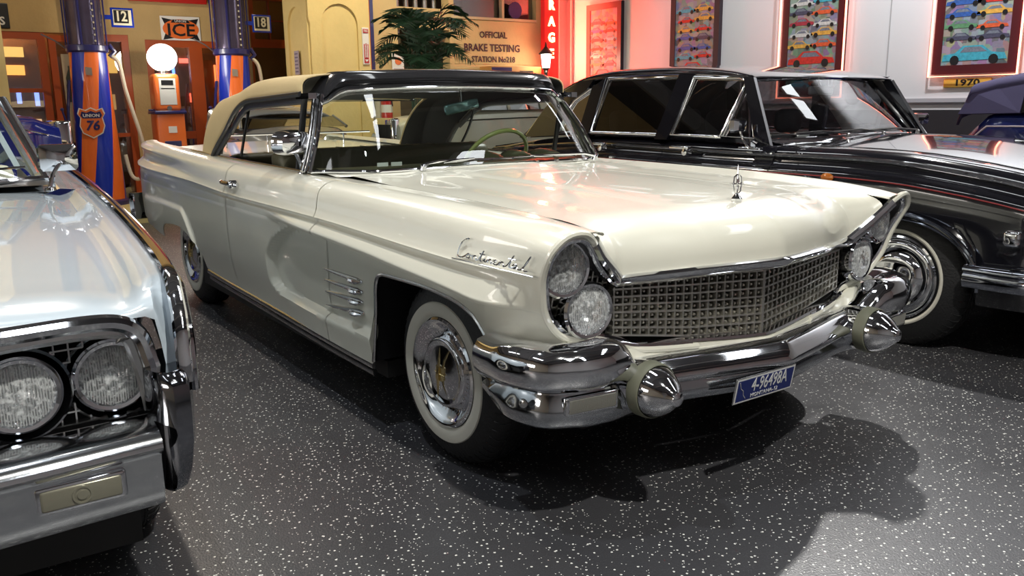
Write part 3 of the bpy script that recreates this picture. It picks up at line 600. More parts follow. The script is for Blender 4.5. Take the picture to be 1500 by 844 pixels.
for st in SCR: ss.tube(CR([scp(a, b) for a, b in st], 3) if len(st) > 2 else [scp(*q) for q in st], .0026, 5)
ss.tube([scp(.1, -.05), scp(2.85, -.05)], .0022, 5); ss.build('script_emblem', CHROME, car, label='chrome handwritten name script')
# ---------------------------------------------------------------- windshield, canvas top and cabin of the cream car
def wsb(u):   # base curve, u in -1..1
    a = abs(u); y = .865*u if a < 2 else 0
    return V(-.975-.015*a-.20*smooth((a-.66)/.34)**1.3, .865*math.sin(u*PI/2*.0+0) if False else .865*u, 1.018)
def wst(u):
    a = abs(u); return V(-1.235-.02*a-.075*smooth((a-.6)/.4), .735*u, 1.392-.022*a*a-.055*smooth((a-.80)/.2)**1.5)
mb = MB(); rows = []
for u in lin(-1, 1, 49):
    b, t = wsb(u), wst(u); rows.append([b.lerp(t, k)+V(.02*math.sin(k*PI), 0, .004*math.sin(k*PI)) for k in lin(0, 1, 9)])
mb.grid(rows, flip=True); wsg = mb.build('windshield', GLASS, car)
mb = MB(); mb.tube([r[0]+V(.004, 0, -.004) for r in rows], .009, 8); mb.build('windshield_moulding', CHROME, wsg)
mb = MB(); mb.tube([r[-1]+V(.004, 0, .006) for r in rows], .008, 8); mb.build('windshield_moulding', CHROME, wsg)
for s in (-1, 1):
    e = rows[0 if s < 0 else -1]; b, t = e[0], e[-1]
    def col(off, w, m, nm, tx=0):
        q = MB(); P = [b.lerp(t, k)+V(.02*math.sin(min(k, 1)*PI), 0, 0)+off for k in lin(-.02, 1.16, 10)]; q.tube(P, w, 8, sq=(1, 1)); q.build(nm, m, wsg)
    col(V(.006, s*.004, 0), .011, CHROME, 'pillar_trim'); col(V(-.026, s*.006, 0), .017, GASKET, 'pillar_seal'); col(V(-.058, s*.006, 0), .018, CHROME2, 'windshield_pillar')
    q = MB(); q.grid([[p+V(-.012, s*.018, 0), p+V(-.075, s*.012, 0), p+V(-.085, -s*.02, 0)] for p in [b.lerp(t, k)+V(.02*math.sin(k*PI), 0, 0) for k in lin(-.02, 1.14, 9)]]); q.build('pillar_cover', CHROME2, wsg, thick=.004)
# header above the glass
mb = MB(); hr = []
for u in lin(-1, 1, 49):
    t = wst(u); a = abs(u); e = smooth((a-.86)/.14); dr = .05*e
    hr.append([t+V(.006, 0, .012), t+V(-.006, 0, .024), t+V(-.022, 0, .026-dr*.2), t+V(-.016, 0, .034-dr*.3), t+V(.0, 0, .055-dr*.6), t+V(-.012, 0, .078-dr), t+V(-.045, u*.010, .094-dr), t+V(-.10, u*.012, .100-dr), t+V(-.155, u*.014, .100-dr)])
mb.grid(hr, flip=True); mb.build('top_header', mat('header_black', (.018, .018, .02), .16, 0, 1, vary=.2), car, 60)
mb = MB(); mb.tube([r[0]+V(.006, 0, -.003) for r in hr], .007, 8); mb.build('header_trim', CHROME, car)
# canvas
OUT = CR([(-1.40, 0, 1.452), (-1.93, 0, 1.455), (-2.18, 0, 1.440), (-2.40, 0, 1.400), (-2.60, 0, 1.376), (-2.80, 0, 1.345), (-2.94, 0, 1.27), (-3.04, 0, 1.16), (-3.13, 0, 1.005)], 5)
INN = CR([(-1.40, 0, 1.372), (-1.93, 0, 1.356), (-2.20, 0, 1.345), (-2.37, 0, 1.305), (-2.50, 0, 1.245), (-2.62, 0, 1.175), (-2.70, 0, 1.12), (-2.78, 0, 1.06), (-2.84, 0, 1.010)], 5)
def cutback(q):   # clear rear window opening in the canvas
    keep = [i for i, f in enumerate(q.f) if not (abs(sum(q.v[j].y for j in f)/4) < .63 and sum(q.v[j].z for j in f)/4 < 1.355)]
    q.f = [q.f[i] for i in keep]; q.m = [q.m[i] for i in keep]
mb = MB(); rows = []
for k, (o, i) in enumerate(zip(OUT, INN)):
    t = k/(len(OUT)-1); back = smooth((t-.55)/.45); bulge = 1-back
    half_ = [V(i.x, .800+.03*back, i.z), V(lerp(i.x, o.x, .55), .798+.03*back, lerp(i.z, o.z, .55)), V(o.x, .780+.035*back, o.z-.012), V(o.x-.012*back, .745+.035*back, o.z+.002), V(o.x-.09*back, .66, o.z+.018*bulge-.004), V(o.x-.13*back, .45, o.z+.030*bulge-.004), V(o.x-.15*back, .22, o.z+.038*bulge-.004), V(o.x-.15*back, 0, o.z+.040*bulge-.004)]
    full = [V(p.x, -p.y, p.z) for p in half_]+half_[:-1][::-1]
    rows.append(CR(full, 2))
mb.grid(rows); cutback(mb); top = mb.build('convertible_top', TAN, car, 50, thick=-.008)
top.modifiers['t'].offset = -1
mb = MB(); mb.grid([[p+V(.012, 0, -.014) if abs(p.y) < .7 else V(p.x+.006, p.y*.985, p.z-.008) for p in r] for r in rows]); cutback(mb); mb.build('headliner', mat('headliner', (.03, .03, .028), .8, vary=.2), top)
for s in (-1, 1):
    c = [V(p.x, s*.800+s*.03*smooth((k/(len(INN)-1)-.55)/.45), p.z) for k, p in enumerate(INN)]
    mb = MB(); mb.tube([p+V(.0, s*.004, -.004) for p in c], .014, 8); mb.build('top_seal', GASKET, top)
    mb = MB(); mb.tube([p+V(.035 if k > 12 else .01*k/12, -s*.01, -.030 if k < 24 else -.01) for k, p in enumerate(c)], .018, 8, sq=(.7, 1.2)); mb.build('top_frame_rail', GASKET, top)
    mb = MB(); mb.tube(CR([(-2.30, s*.76, 1.30), (-2.36, s*.765, 1.20), (-2.42, s*.765, 1.12), (-2.50, s*.76, 1.03)], 5), .009, 6); mb.build('top_linkage', GASKET, top)
    # window frame post between vent and door glass
    mb = MB(); mb.tube([(-1.50, s*.80, 1.0), (-1.40, s*.785, 1.352)], .014, 8, sq=(1.2, .8)); mb.build('vent_window_post', GASKET, car)
    mb = MB(); mb.box((-1.45, s*.79-.02, 1.345), (-1.29, s*.79+.02, 1.372)); mb.build('vent_window_cap', CHROME, car)
mb = MB(); mb.tube([(-2.90, -.63, 1.35), (-2.90, .63, 1.35)], .012, 6); mb.build('rear_bow', GASKET, top)
# belt trims, door caps
for s in (-1, 1):
    mb = MB(); mb.tube([(x, s*(W(x)-.175), ZC(x)+.0) for x in lin(-3.35, -1.26, 20)], .008, 6); mb.build('belt_trim', CHROME2, car)
    mb = MB(); rows = [[V(x, s*(W(x)-.168), ZC(x)-.004), V(x, s*(W(x)-.21), ZC(x)-.01), V(x, s*(W(x)-.225), ZC(x)-.12), V(x, s*(W(x)-.22), .42)] for x in lin(-3.3, -1.2, 12)]; mb.grid(rows); mb.build('door_panel', OLIVE, car)
# seats
def bench(x, top_z, name):
    q = MB(); q.rbox((x-.10, -.70, .55), (x+.08, .70, top_z), .05, k=4); q.rbox((x-.05, -.70, .40), (x+.55, .70, .66), .06, k=4); b_ = q.build(name, OLIVE, car)
    q = MB()
    for k in range(-4, 5): q.tube([(x+.083, k*.155, .64), (x+.085, k*.155, top_z-.12), (x+.03, k*.155, top_z-.0), (x-.05, k*.155, top_z+.0)], .004, 5)
    q.build('seat_piping', OLIVE, b_); return b_
bench(-2.10, 1.075, 'front_seat'); bench(-2.90, 1.02, 'rear_seat')
# dash with hooded pods, wheel, mirror
mb = MB(); mb.grid([[V(-.99-.18*smooth((abs(y)-.5)/.3), y, 1.012), V(-1.14-.14*smooth((abs(y)-.5)/.3), y, 1.022), V(-1.30-.05*smooth((abs(y)-.5)/.3), y, 1.016), V(-1.36, y, .98), V(-1.34, y, .80), V(-1.2, y, .62)] for y in lin(-.80, .80, 33)]); dash = mb.build('dashboard', OLIVE, car)
for y in (.20, .40, .60):
    mb = MB(); rows = []
    for k in range(9): th = PI*k/8; rows.append([V(-1.37+.25*j/6, y+.095*math.cos(th)*math.cos(j/6*PI/2)**.6, 1.0+.062*math.sin(th)*math.cos(j/6*PI/2)**.7) for j in range(7)])
    mb.grid(rows, flip=True); mb.build('instrument_hood', OLIVE, dash, thick=.004)
mb = MB(); swc = V(-1.56, .42, 1.0); ax = V(-.80, 0, .60).normalized(); u = V(0, 1, 0); w = ax.cross(u)
mb.tube([swc+u*.205*math.cos(t)+w*.205*math.sin(t) for t in lin(0, 2*PI, 41)[:-1]], .0125, 8, closed=True); mb.tube([swc-u*.2, swc-ax*.03, swc+u*.2], .013, 8); mb.lathe([(.05, -.05), (.055, -.01), (.03, 0), (0, .004)], swc-ax*.02, ax, 20); mb.tube([swc-ax*.04, swc-ax*.32], .025, 8)
mb.build('steering_wheel', GREENW, car)
mb = MB(); Rm = Matrix.Translation((-1.29, .03, 1.30)) @ Matrix.Rotation(.16, 4, 'X') @ Matrix.Rotation(.25, 4, 'Z'); mb.rbox((-.012, -.125, -.026), (.012, .125, .026), .010); mb.xf(Rm); rv = mb.build('rear_view_mirror', mat('mirror_housing', (.25, .42, .45), .12, .8, vary=.05), car)
mb = MB(); mb.tube([(-1.29, .03, 1.31), (-1.30, .03, 1.395)], .008); mb.build('mirror_stem', CHROME, rv)
# paper tags lying on the dash edge
for (x, y) in ((-1.035, -.57), (-1.03, -.50)):
    mb = MB(); mb.box((x-.002, y-.028, 1.032), (x+.002, y+.028, 1.05)); mb.build('paper_tag', WHITE, dash, flat=True)
# wipers
for (y0, y1, z1) in ((-.40, .02, 1.052), (.66, .05, 1.05)):
    s = 1 if y1 > y0 else -1
    mb = MB(); mb.lathe([(.016, 0), (.014, .02), (.006, .028)], (-.955, y0, 1.012), (.2, 0, 1), 12); mb.tube([(-.955, y0, 1.034), (-.95, y0+s*.08, 1.048), (-.965, lerp(y0, y1, .7), 1.052)], [.010, .008, .004], 6)
    mb.tube([(-.968, y0+s*.12, 1.040), (-.985, (y0+y1)/2+s*.1, 1.046), (-.98, y1+s*.12, 1.042)], .005, 6); mb.build('wiper', CHROME, car)
for y in lin(.02, .80, 7):
    mb = MB(); mb.box((-.99, y-.008, 1.012), (-.962, y+.008, 1.022)); mb.build('cowl_clip', CHROME2, car, flat=True)
# door mirror
mb = MB(); R = Matrix.Translation((-1.30, -.905, 1.145)) @ Matrix.Rotation(.45, 4, 'Z') @ Matrix.Rotation(.06, 4, 'Y')
rows = []
for (xx, sc) in ((-.035, .93), (-.03, 1.0), (0, 1.0), (.028, .90), (.042, .62), (.047, .2)):
    rows.append([R @ V(xx, .098*sc*math.copysign(abs(math.cos(t))**.55, math.cos(t)), .058*sc*math.copysign(abs(math.sin(t))**.6, math.sin(t))*(1+.12*math.cos(t))) for t in lin(0, 2*PI, 25)[:-1]])
mb.grid(rows, cv=True); mb.add(rows[0], [tuple(range(24))]); mb.tube([(-1.29, -.90, 1.12), (-1.285, -.875, 1.06), (-1.29, -.862, 1.012)], [.011, .008, .010], 8); mb.lathe([(.024, -.006), (.022, .006), (.010, .012)], (-1.29, -.862, 1.0), (0, 0, 1), 16); mb.build('door_mirror', CHROME, car)
# ---------------------------------------------------------------- pale blue sedan, front corner at the left
# built from its left edge line: x, y of the fender blade
BL = [(.50, -1.905), (.12, -1.855), (-.74, -1.788), (-1.9, -1.71), (-3.04, -1.645)]
ORG[0] = V(-1.2, -2.8, 0)
ice = thing('sedan_car', tuple(ORG[0]), 'pale blue sedan with side-by-side round headlamps in the near left corner', 'car')
YE = T([(a, b) for a, b in BL]+[(.62, -1.925)])
ZE2 = T([(.66, .80), (.60, .865), (.50, .905), (.12, .922), (-.74, .960), (-1.9, .985), (-3.04, 1.0)])
yc = -2.92    # centreline of this car at the nose; its axis turns by about four degrees
def cx(x): return yc-.075*(x-.6)
def iy(x, f):  # f 0 centre .. 1 blade
    return lerp(cx(x), YE(x), f)
XN = lambda f: .655-.0*f+.06*(1-abs(f))**1.0
rows = []; mb = MB()
fs = sorted(set(lin(-1, 1, 49)+[.93, .90, -.93, -.9, .95, .965, .98, -.95, -.965, -.98]))
def crown(x, f):
    a = abs(f); z = ZE2(x)-.03+.035*(1-(a/.9)**2 if a < .9 else 0)
    if a > .82: z = lerp(z, ZE2(x)-.012, smooth((a-.86)/.10))-.012*math.sin(PI*min(1, max(0, (a-.82)/.12)))
    return z
for f in fs:
    row = []; xe = XN(f)-.10
    for x in lin(-1.62, xe-.24, 24): y = iy(x, f) if f >= 0 else 2*cx(x)-iy(x, -f); row.append(V(x, y, crown(x, f)))
    zt = row[-1].z; a = abs(f); ze = .845 if a < .945 else lerp(.845, .60, smooth((a-.945)/.04))
    for k in range(1, 12):
        th = PI/2*k/11; x = xe-.24+.24*math.sin(th)**.9; y = iy(x, f) if f >= 0 else 2*cx(x)-iy(x, -f); row.append(V(x, y, ze+(zt-ze)*math.cos(th)**.62 if k < 11 else ze))
    rows.append(row)
mb.grid(rows, flip=True); mb.build('hood', ICE, ice, 40)
def mir(p): return V(p.x, 2*cx(p.x)-p.y, p.z)
for s in (1, -1):
    g = (lambda p: p) if s > 0 else mir
    # side skin
    mb = MB(); rows = []
    for x in [.57, .53]+lin(.48, -4.4, 30):
        w = YE(x); za = ZE2(x)
        low = (.40 if x < .14 else lerp(.60, .72, smooth((x-.3)/.25))) if not (-.62 < x < .14) else .40+.30*math.sqrt(max(0, 1-((x+.24)/.38)**2))
        rows.append([g(p) for p in (V(x, w-.002, za-.012), V(x, w+.012, za-.05), V(x, w+.028, za-.14), V(x, w+.038*(1-smooth((x-.2)/.35)*.8), max(.66, low+.02)), V(x, w+.030*(1-smooth((x-.2)/.35)*.8), max(.52, low)), V(x, w+.01, low-.04))])
    mb.grid(rows, flip=(s > 0)); mb.build('side_panel', ICE, ice)
    # chrome blade along the fender top, running down the nose
    P = [g(V(x, YE(x)+.004, ZE2(x))) for x in lin(-4.4, .46, 40)]+[g(V(*p)) for p in ((.53, -1.908, .885), (.575, -1.914, .845), (.60, -1.918, .79), (.61, -1.92, .73), (.61, -1.92, .69))]
    mb = MB(); mb.tube(P, .014, 8, sq=(1.3, .9)); mb.build('fender_top_trim', CHROME, ice)
    mb = MB(); P2 = [p+V(0, s*.018, -.022) for p in P[28:]]; mb.tube(P2, .010, 8); mb.build('fender_side_trim', CHROME, ice)
    # bumper end blade
    mb = MB(); rows = []
    for z, dx, dy in ((.725, -.03, 0), (.715, -.005, .0), (.69, .006, .004), (.63, .010, .004), (.56, .010, .002), (.50, .004, -.006), (.45, -.014, -.016), (.438, -.03, -.02)):
        rows.append([g(p) for p in (V(.44, -2.0, z), V(.60+dx, -2.0, z), V(.645+dx, -1.985, z), V(.662+dx, -1.965+dy*.5, z), V(.650+dx, -1.930+dy, z), V(.58, -1.905+dy, z), V(.40, -1.90+dy, z))])
    mb.grid(rows, flip=(s < 0)); mb.add([p for p in rows[0]], [tuple(range(7))]); mb.add([p for p in rows[-1]], [tuple(range(7))]); mb.build('bumper_end', mat('dark_chrome', (.30, .31, .34), .08, 1, vary=.1), ice, 50)
    # headlamps
    for k, (fy, xx) in enumerate(((-2.055, .478), (-2.250, .512))):
        q = g(V(xx, fy, .698)); L = lamp(q, (1, .03*s, 0), .088, ice); mbb = MB(); mbb.lathe([(.088, -.03), (.096, -.005), (.102, .010), (.108, .004), (.110, -.03)], q, (1, .03*s, 0), 40, caps=False); mbb.build('lamp_bezel', CHROME, L)
    # signal lamp in the bumper
    q = g(V(.668, -2.17, .505)); mb = MB(); mb.rbox((q.x-.02, q.y-.092, q.z-.034), (q.x+.006, q.y+.092, q.z+.034), .010); sg = mb.build('turn_signal', CHROME, ice)
    mb = MB(); mb.rbox((q.x-.005, q.y-.080, q.z-.024), (q.x+.010, q.y+.080, q.z+.024), .006); mb.lathe([(.020, .010), (.020, .013), (.016, .013), (.016, .011), (.010, .012), (.010, .014), (0, .014)], q, (1, 0, 0), 20); mb.build('signal_lens', mat('amber_frost', (.30, .29, .22), .25, .3, .5, vary=.1), sg)
# grille: fine egg-crate between and around the lamps
mb = MB(); mb.box((.38, 2*cx(.5)+1.97, .57), (.40, -1.97, .84)); gb = mb.build('grille', DARK, ice, flat=True)
y0, y1 = 2*cx(.5)+1.99, -1.99; n = int((y1-y0)/.030)
xg = lambda y: .485+.05*(1-abs(y-cx(.5))/.93)
def inl(y, z): return any((y-a)**2+(z-.698)**2 < .098**2 for a in (-2.055, -2.250, 2*cx(.5)+2.055, 2*cx(.5)+2.250))
for k in range(n+1):
    y = y0+(y1-y0)*k/n; zs = [z for z in lin(.600, .84, 48) if not inl(y, z)]
    runs = []; 
    for z in zs:
        if runs and z-runs[-1][1] < .0055: runs[-1][1] = z
        else: runs.append([z, z])
    for a, b in runs:
        if b-a > .01: q = MB(); q.box((xg(y)-.022, y-.0018, a), (xg(y), y+.0018, b)); q.build('grille_bar', CHROME2, gb, flat=True)
for z in lin(.602, .838, 9):
    q = MB(); ys = [y for y in lin(y0, y1, 260) if not inl(y, z)]; runs = []
    for y in ys:
        if runs and y-runs[-1][1] < .02: runs[-1][1] = y
        else: runs.append([y, y])
    for a, b in runs:
        m_ = lin(a, b, 4); q = MB(); q.grid([[V(xg(y)-.022, y, z+.002), V(xg(y)+.001, y, z+.002), V(xg(y)+.001, y, z-.002), V(xg(y)-.022, y, z-.002)] for y in m_], cv=True); q.build('grille_bar', CHROME2, gb, flat=True)
# surround moulding (thick chrome roll over the grille, turning down at the ends)
P = [(.60, -2.42, .850), (.585, -2.26, .850), (.575, -2.12, .850), (.568, -2.045, .840), (.562, -2.004, .808), (.556, -1.986, .75), (.552, -1.972, .68), (.55, -1.965, .62)]
PC = [V(xg(cx(.5))+.10, cx(.6), .846), V(.64, -2.65, .849)]+[V(*p) for p in P]; PL = [mir(p) for p in PC[::-1]][:-1]
mb = MB(); cv = CR(PL+PC, 5); mb.tube(cv, .020, 10); mb.build('grille_surround', CHROME, ice); mb = MB(); mb.tube([p+V(-.022, 0, -.026*(1 if abs(p.z-.85) < .03 else .2)) + V(0, (-.022 if p.y > cx(.6) else .022)*(0 if abs(p.z-.85) < .02 else 1), 0) for p in cv], .016, 8); mb.build('grille_surround', CHROME2, ice)
# bumper
mb = MB(); rows = []; yy = lin(2*cx(.6)+2.0, -2.0, 41)
for y in yy:
    b = .06*(1-abs(y-cx(.6))/.95); o = V(.655+b, y, 0); rows.append([o+V(a, 0, z) for a, z in ((-.14, .600), (-.05, .612), (.0, .604), (.026, .588), (.030, .572), (.018, .556), (.0, .546), (-.002, .53), (.0, .46), (-.01, .425), (-.04, .41))])
mb.grid(rows, flip=True); mb.build('front_bumper', mat('bumper_chrome', (.66, .68, .70), .12, 1, bump=.05, bscale=12, vary=.05), ice, 50)
# glass, pillars
mb = MB(); rows = []
def wb(f): return V(-1.58-.28*smooth((abs(f)-.5)/.5), lerp(cx(-1.6), -1.865, abs(f)) if f > 0 else 2*cx(-1.6)-lerp(cx(-1.6), -1.865, abs(f)), 1.005)
def wt(f): return V(-2.02-.16*abs(f)**2, lerp(cx(-2), -1.985, abs(f)) if f > 0 else 2*cx(-2)-lerp(cx(-2), -1.985, abs(f)), 1.345)
for f in lin(-1, 1, 31): rows.append([wb(f).lerp(wt(f), k) for k in lin(0, 1, 6)])
mb.grid(rows, flip=True); g2 = mb.build('windshield', GLASS, ice)
mb = MB(); mb.tube([r[0]+V(.01, 0, .0) for r in rows], .012, 8); mb.build('windshield_moulding', CHROME, g2)
for f in (-1, 1):
    b, t = wb(f), wt(f); s = 1 if f > 0 else -1
    for off, r, m_ in ((V(.012, s*.0, 0), .013, CHROME), (V(-.02, s*.014, 0), .016, CHROME2), (V(-.055, s*.022, 0), .014, GASKET), (V(-.08, s*.026, 0), .012, CHROME)):
        mb = MB(); mb.tube([b+off+V(0, 0, -.02), t+off+V(-.02, 0, .02)], r, 8); mb.build('windshield_pillar', m_, g2)
mb = MB(); rows = []
for f in lin(-1, 1, 17):
    t = wt(f); rows.append([t+V(-.0, 0, .0), t+V(-.04, 0, .03), t+V(-.3, 0, .05), t+V(-1.2, 0, .045), t+V(-1.6, 0, .0)])
mb.grid(rows); mb.build('roof', ICE, ice, thick=.01)
mb = MB(); mb.grid([[V(x, iy(x, f) if f >= 0 else 2*cx(x)-iy(x, -f), ZE2(x)-.02) for f in lin(-.85, .85, 9)] for x in (-1.62, -1.75, -1.9)]); mb.build('cowl', ICE, ice)
mb = MB(); mb.rbox((-2.9, cx(-2.8)-.75, .5), (-2.75, cx(-2.8)+.75, 1.02), .05); mb.rbox((-2.8, cx(-2.8)-.75, .4), (-2.2, cx(-2.8)+.75, .62), .05); mb.build('front_seat', mat('pale_seat', (.55, .52, .42), .5, vary=.08), ice)
mb = MB(); c_ = V(-2.28, -2.25, .98); ax = V(-.85, 0, .5).normalized(); u = V(0, 1, 0); w = ax.cross(u); mb.tube([c_+u*.2*math.cos(t)+w*.2*math.sin(t) for t in lin(0, 2*PI, 33)[:-1]], .012, 8, closed=True); mb.tube([c_-u*.2, c_-ax*.04, c_+u*.2], .012); mb.tube([c_, c_-ax*.3], .02); mb.build('steering_wheel', mat('dark_plastic', (.03, .03, .03), .3, vary=.1), ice)
mb = MB(); mb.grid([[V(-1.62, y, .99), V(-1.95, y, 1.0), V(-2.05, y, .95), V(-2.0, y, .6)] for y in (cx(-2)-.85, cx(-2)+.85)]); mb.build('dashboard', mat('dark_plastic', (.03, .03, .03), .3), ice)
mb = MB(); mb.grid([[V(-1.66, wb(f).y*.0+lerp(cx(-1.6), wb(1).y, f), 1.012) for f in (-.2, .0, .2)]+[V(-1.72, lerp(cx(-1.6), wb(1).y, f), 1.03) for f in (.3, .8)]]*2) if False else mb.tube([wb(.1)+V(.02, 0, .04), wb(.9)+V(.0, 0, .055)], .006, 6); mb.build('wiper', CHROME, ice)
mb = MB(); mb.box((-4.3, cx(-2)-.75, .2), (.35, cx(-2)+.72, .56)); mb.box((-.62, cx(0)-.62, .3), (.40, cx(0)+.62, .80)); mb.build('chassis', UB, ice, flat=True)
for s in (1, -1):
    g = (lambda p: p) if s > 0 else mir
    mb = MB(); mb.grid([[g(V(x, iy(x, .82), ZE2(x)-.03)), g(V(x, iy(x, .88), ZE2(x)-.008)), g(V(x, iy(x, .95), ZE2(x)-.016)), g(V(x, YE(x), ZE2(x)-.006))] for x in lin(-1.61, -4.4, 16)], flip=(s > 0)); mb.build('belt_ledge', ICE, ice)
    mb = MB(); mb.grid([[g(V(x, iy(x, .82), ZE2(x)-.03)), g(V(x, iy(x, .80), .42))] for x in (-1.7, -3.7)]); mb.build('door_panel', mat('pale_seat', (0, 0, 0)), ice)
    t = wt(s); mb = MB(); mb.add([g(V(-3.15, iy(-3.2, .80), ZE2(-3.1)-.02)), g(V(-3.95, iy(-3.9, .78), ZE2(-3.9)-.02)), V(-3.55, t.y+.02*s, 1.36), V(-3.25, t.y, 1.38)], [(0, 1, 2, 3)]); mb.build('roof_pillar', ICE, ice, flat=True, thick=.03)
    mb = MB(); mb.tube([g(V(-2.62, iy(-2.62, .84), .98)), V(-2.60, t.y, 1.37)], .018, 6); mb.build('door_post', CHROME2, ice)
mb = MB(); mb.grid([[V(x, iy(x, f) if f >= 0 else 2*cx(x)-iy(x, -f), ZE2(x)-.03+.02*(1-f*f)) for f in lin(-.84, .84, 13)] for x in lin(-3.78, -4.4, 6)]); mb.build('trunk_lid', ICE, ice)
mb = MB(); mb.add([V(-3.80, cx(-3.8)-.72, .97), V(-3.80, cx(-3.8)+.72, .97), V(-3.58, wt(1).y, 1.35), V(-3.58, wt(-1).y, 1.35)], [(0, 1, 2, 3)]); mb.build('rear_window', GLASS, ice, flat=True)
# mirror on the fender
q = MB(); mx_ = V(-1.62, -1.84, 1.105); R = Matrix.Translation(mx_) @ Matrix.Rotation(.12, 4, 'Z'); rows = []
for (xx, sc) in ((-.03, .95), (-.025, 1.0), (.0, .98), (.028, .50), (.032, .20)): rows.append([R @ V(xx, .078*sc*a, .058*sc*b) for a, b in ((1, .75), (.85, 1), (-.85, 1), (-1, .75), (-1, -.75), (-.85, -1), (.85, -1), (1, -.75))])
q.grid(rows, cv=True); q.add(rows[-1], [tuple(range(8))]); q.add(rows[0], [tuple(range(8))]); q.tube([mx_+V(.02, .0, -.02), mx_+V(.035, -.03, -.06), mx_+V(.04, -.05, -.125)], [.010, .008, .013], 8); q.lathe([(.024, 0), (.02, .012), (.01, .016)], mx_+V(.04, -.05, -.135), (0, 0, 1), 14); q.build('fender_mirror', CHROME, ice, 30)
for k, (x, s) in enumerate(((-.24, 1), (-.24, -1), (-3.5, 1), (-3.5, -1))):
    y = YE(x)-.03 if s > 0 else 2*cx(x)-(YE(x)-.03)
    if k == 0: w2 = wheel(ice, V(x, y, .352)-ORG[0], 1); w2.rotation_euler = (0, 0, -.07)
    else: c = copytree(w2, ice); c.location = V(x, y, .352)-ORG[0]; c.rotation_euler = (0, 0, -.07 if s > 0 else PI-.07)
# ---------------------------------------------------------------- black formal saloon beyond the cream car
ORG[0] = V(-1.6, 2.80, 0); YC = 2.80
blk = thing('saloon_car', tuple(ORG[0]), 'black formal saloon with chrome window frames, narrow whitewall tyre and slotted wheel disc', 'car')
SW = T([(-3.9, .80), (-3.2, .90), (-2, .955), (-.8, .96), (.2, .95), (.7, .92), (.92, .84)])
ST = T([(-4.1, .93), (-3.2, 1.02), (-2.3, 1.062), (-.8, 1.045), (-.4, 1.045), (0, 1.035), (.4, .995), (.7, .945), (.92, .89)])
def bz(x):
    r = .43; d = abs(x-.10); b = .30
    if d < r: b = max(b, .40+math.sqrt(r*r-d*d)*.74)
    d = abs(x+3.25)
    if d < r: b = max(b, .40+math.sqrt(r*r-d*d)*.6)
    return b
def sp_blk(x):
    w, t = SW(x), ST(x); b = bz(x); sh = t-.075
    P = CR([(0, w-.26, t-.012), (0, w-.19, t), (0, w-.13, t-.008), (0, w-.085, t-.035), (0, w-.06, sh-.02), (0, w-.035, sh-.045), (0, w-.010, sh-.07), (0, w, sh-.13), (0, w+.004, sh-.24)], 3)
    out = [(p.y, p.z) for p in P]; z0 = out[-1][1]
    for k in range(1, 13): z = lerp(z0, b, k/12); out.append((w+.004-.05*smooth((z0-.15-z)/.45)+(.035*smooth((b+.08-z)/.08) if b > .36 else 0), z))
    return out
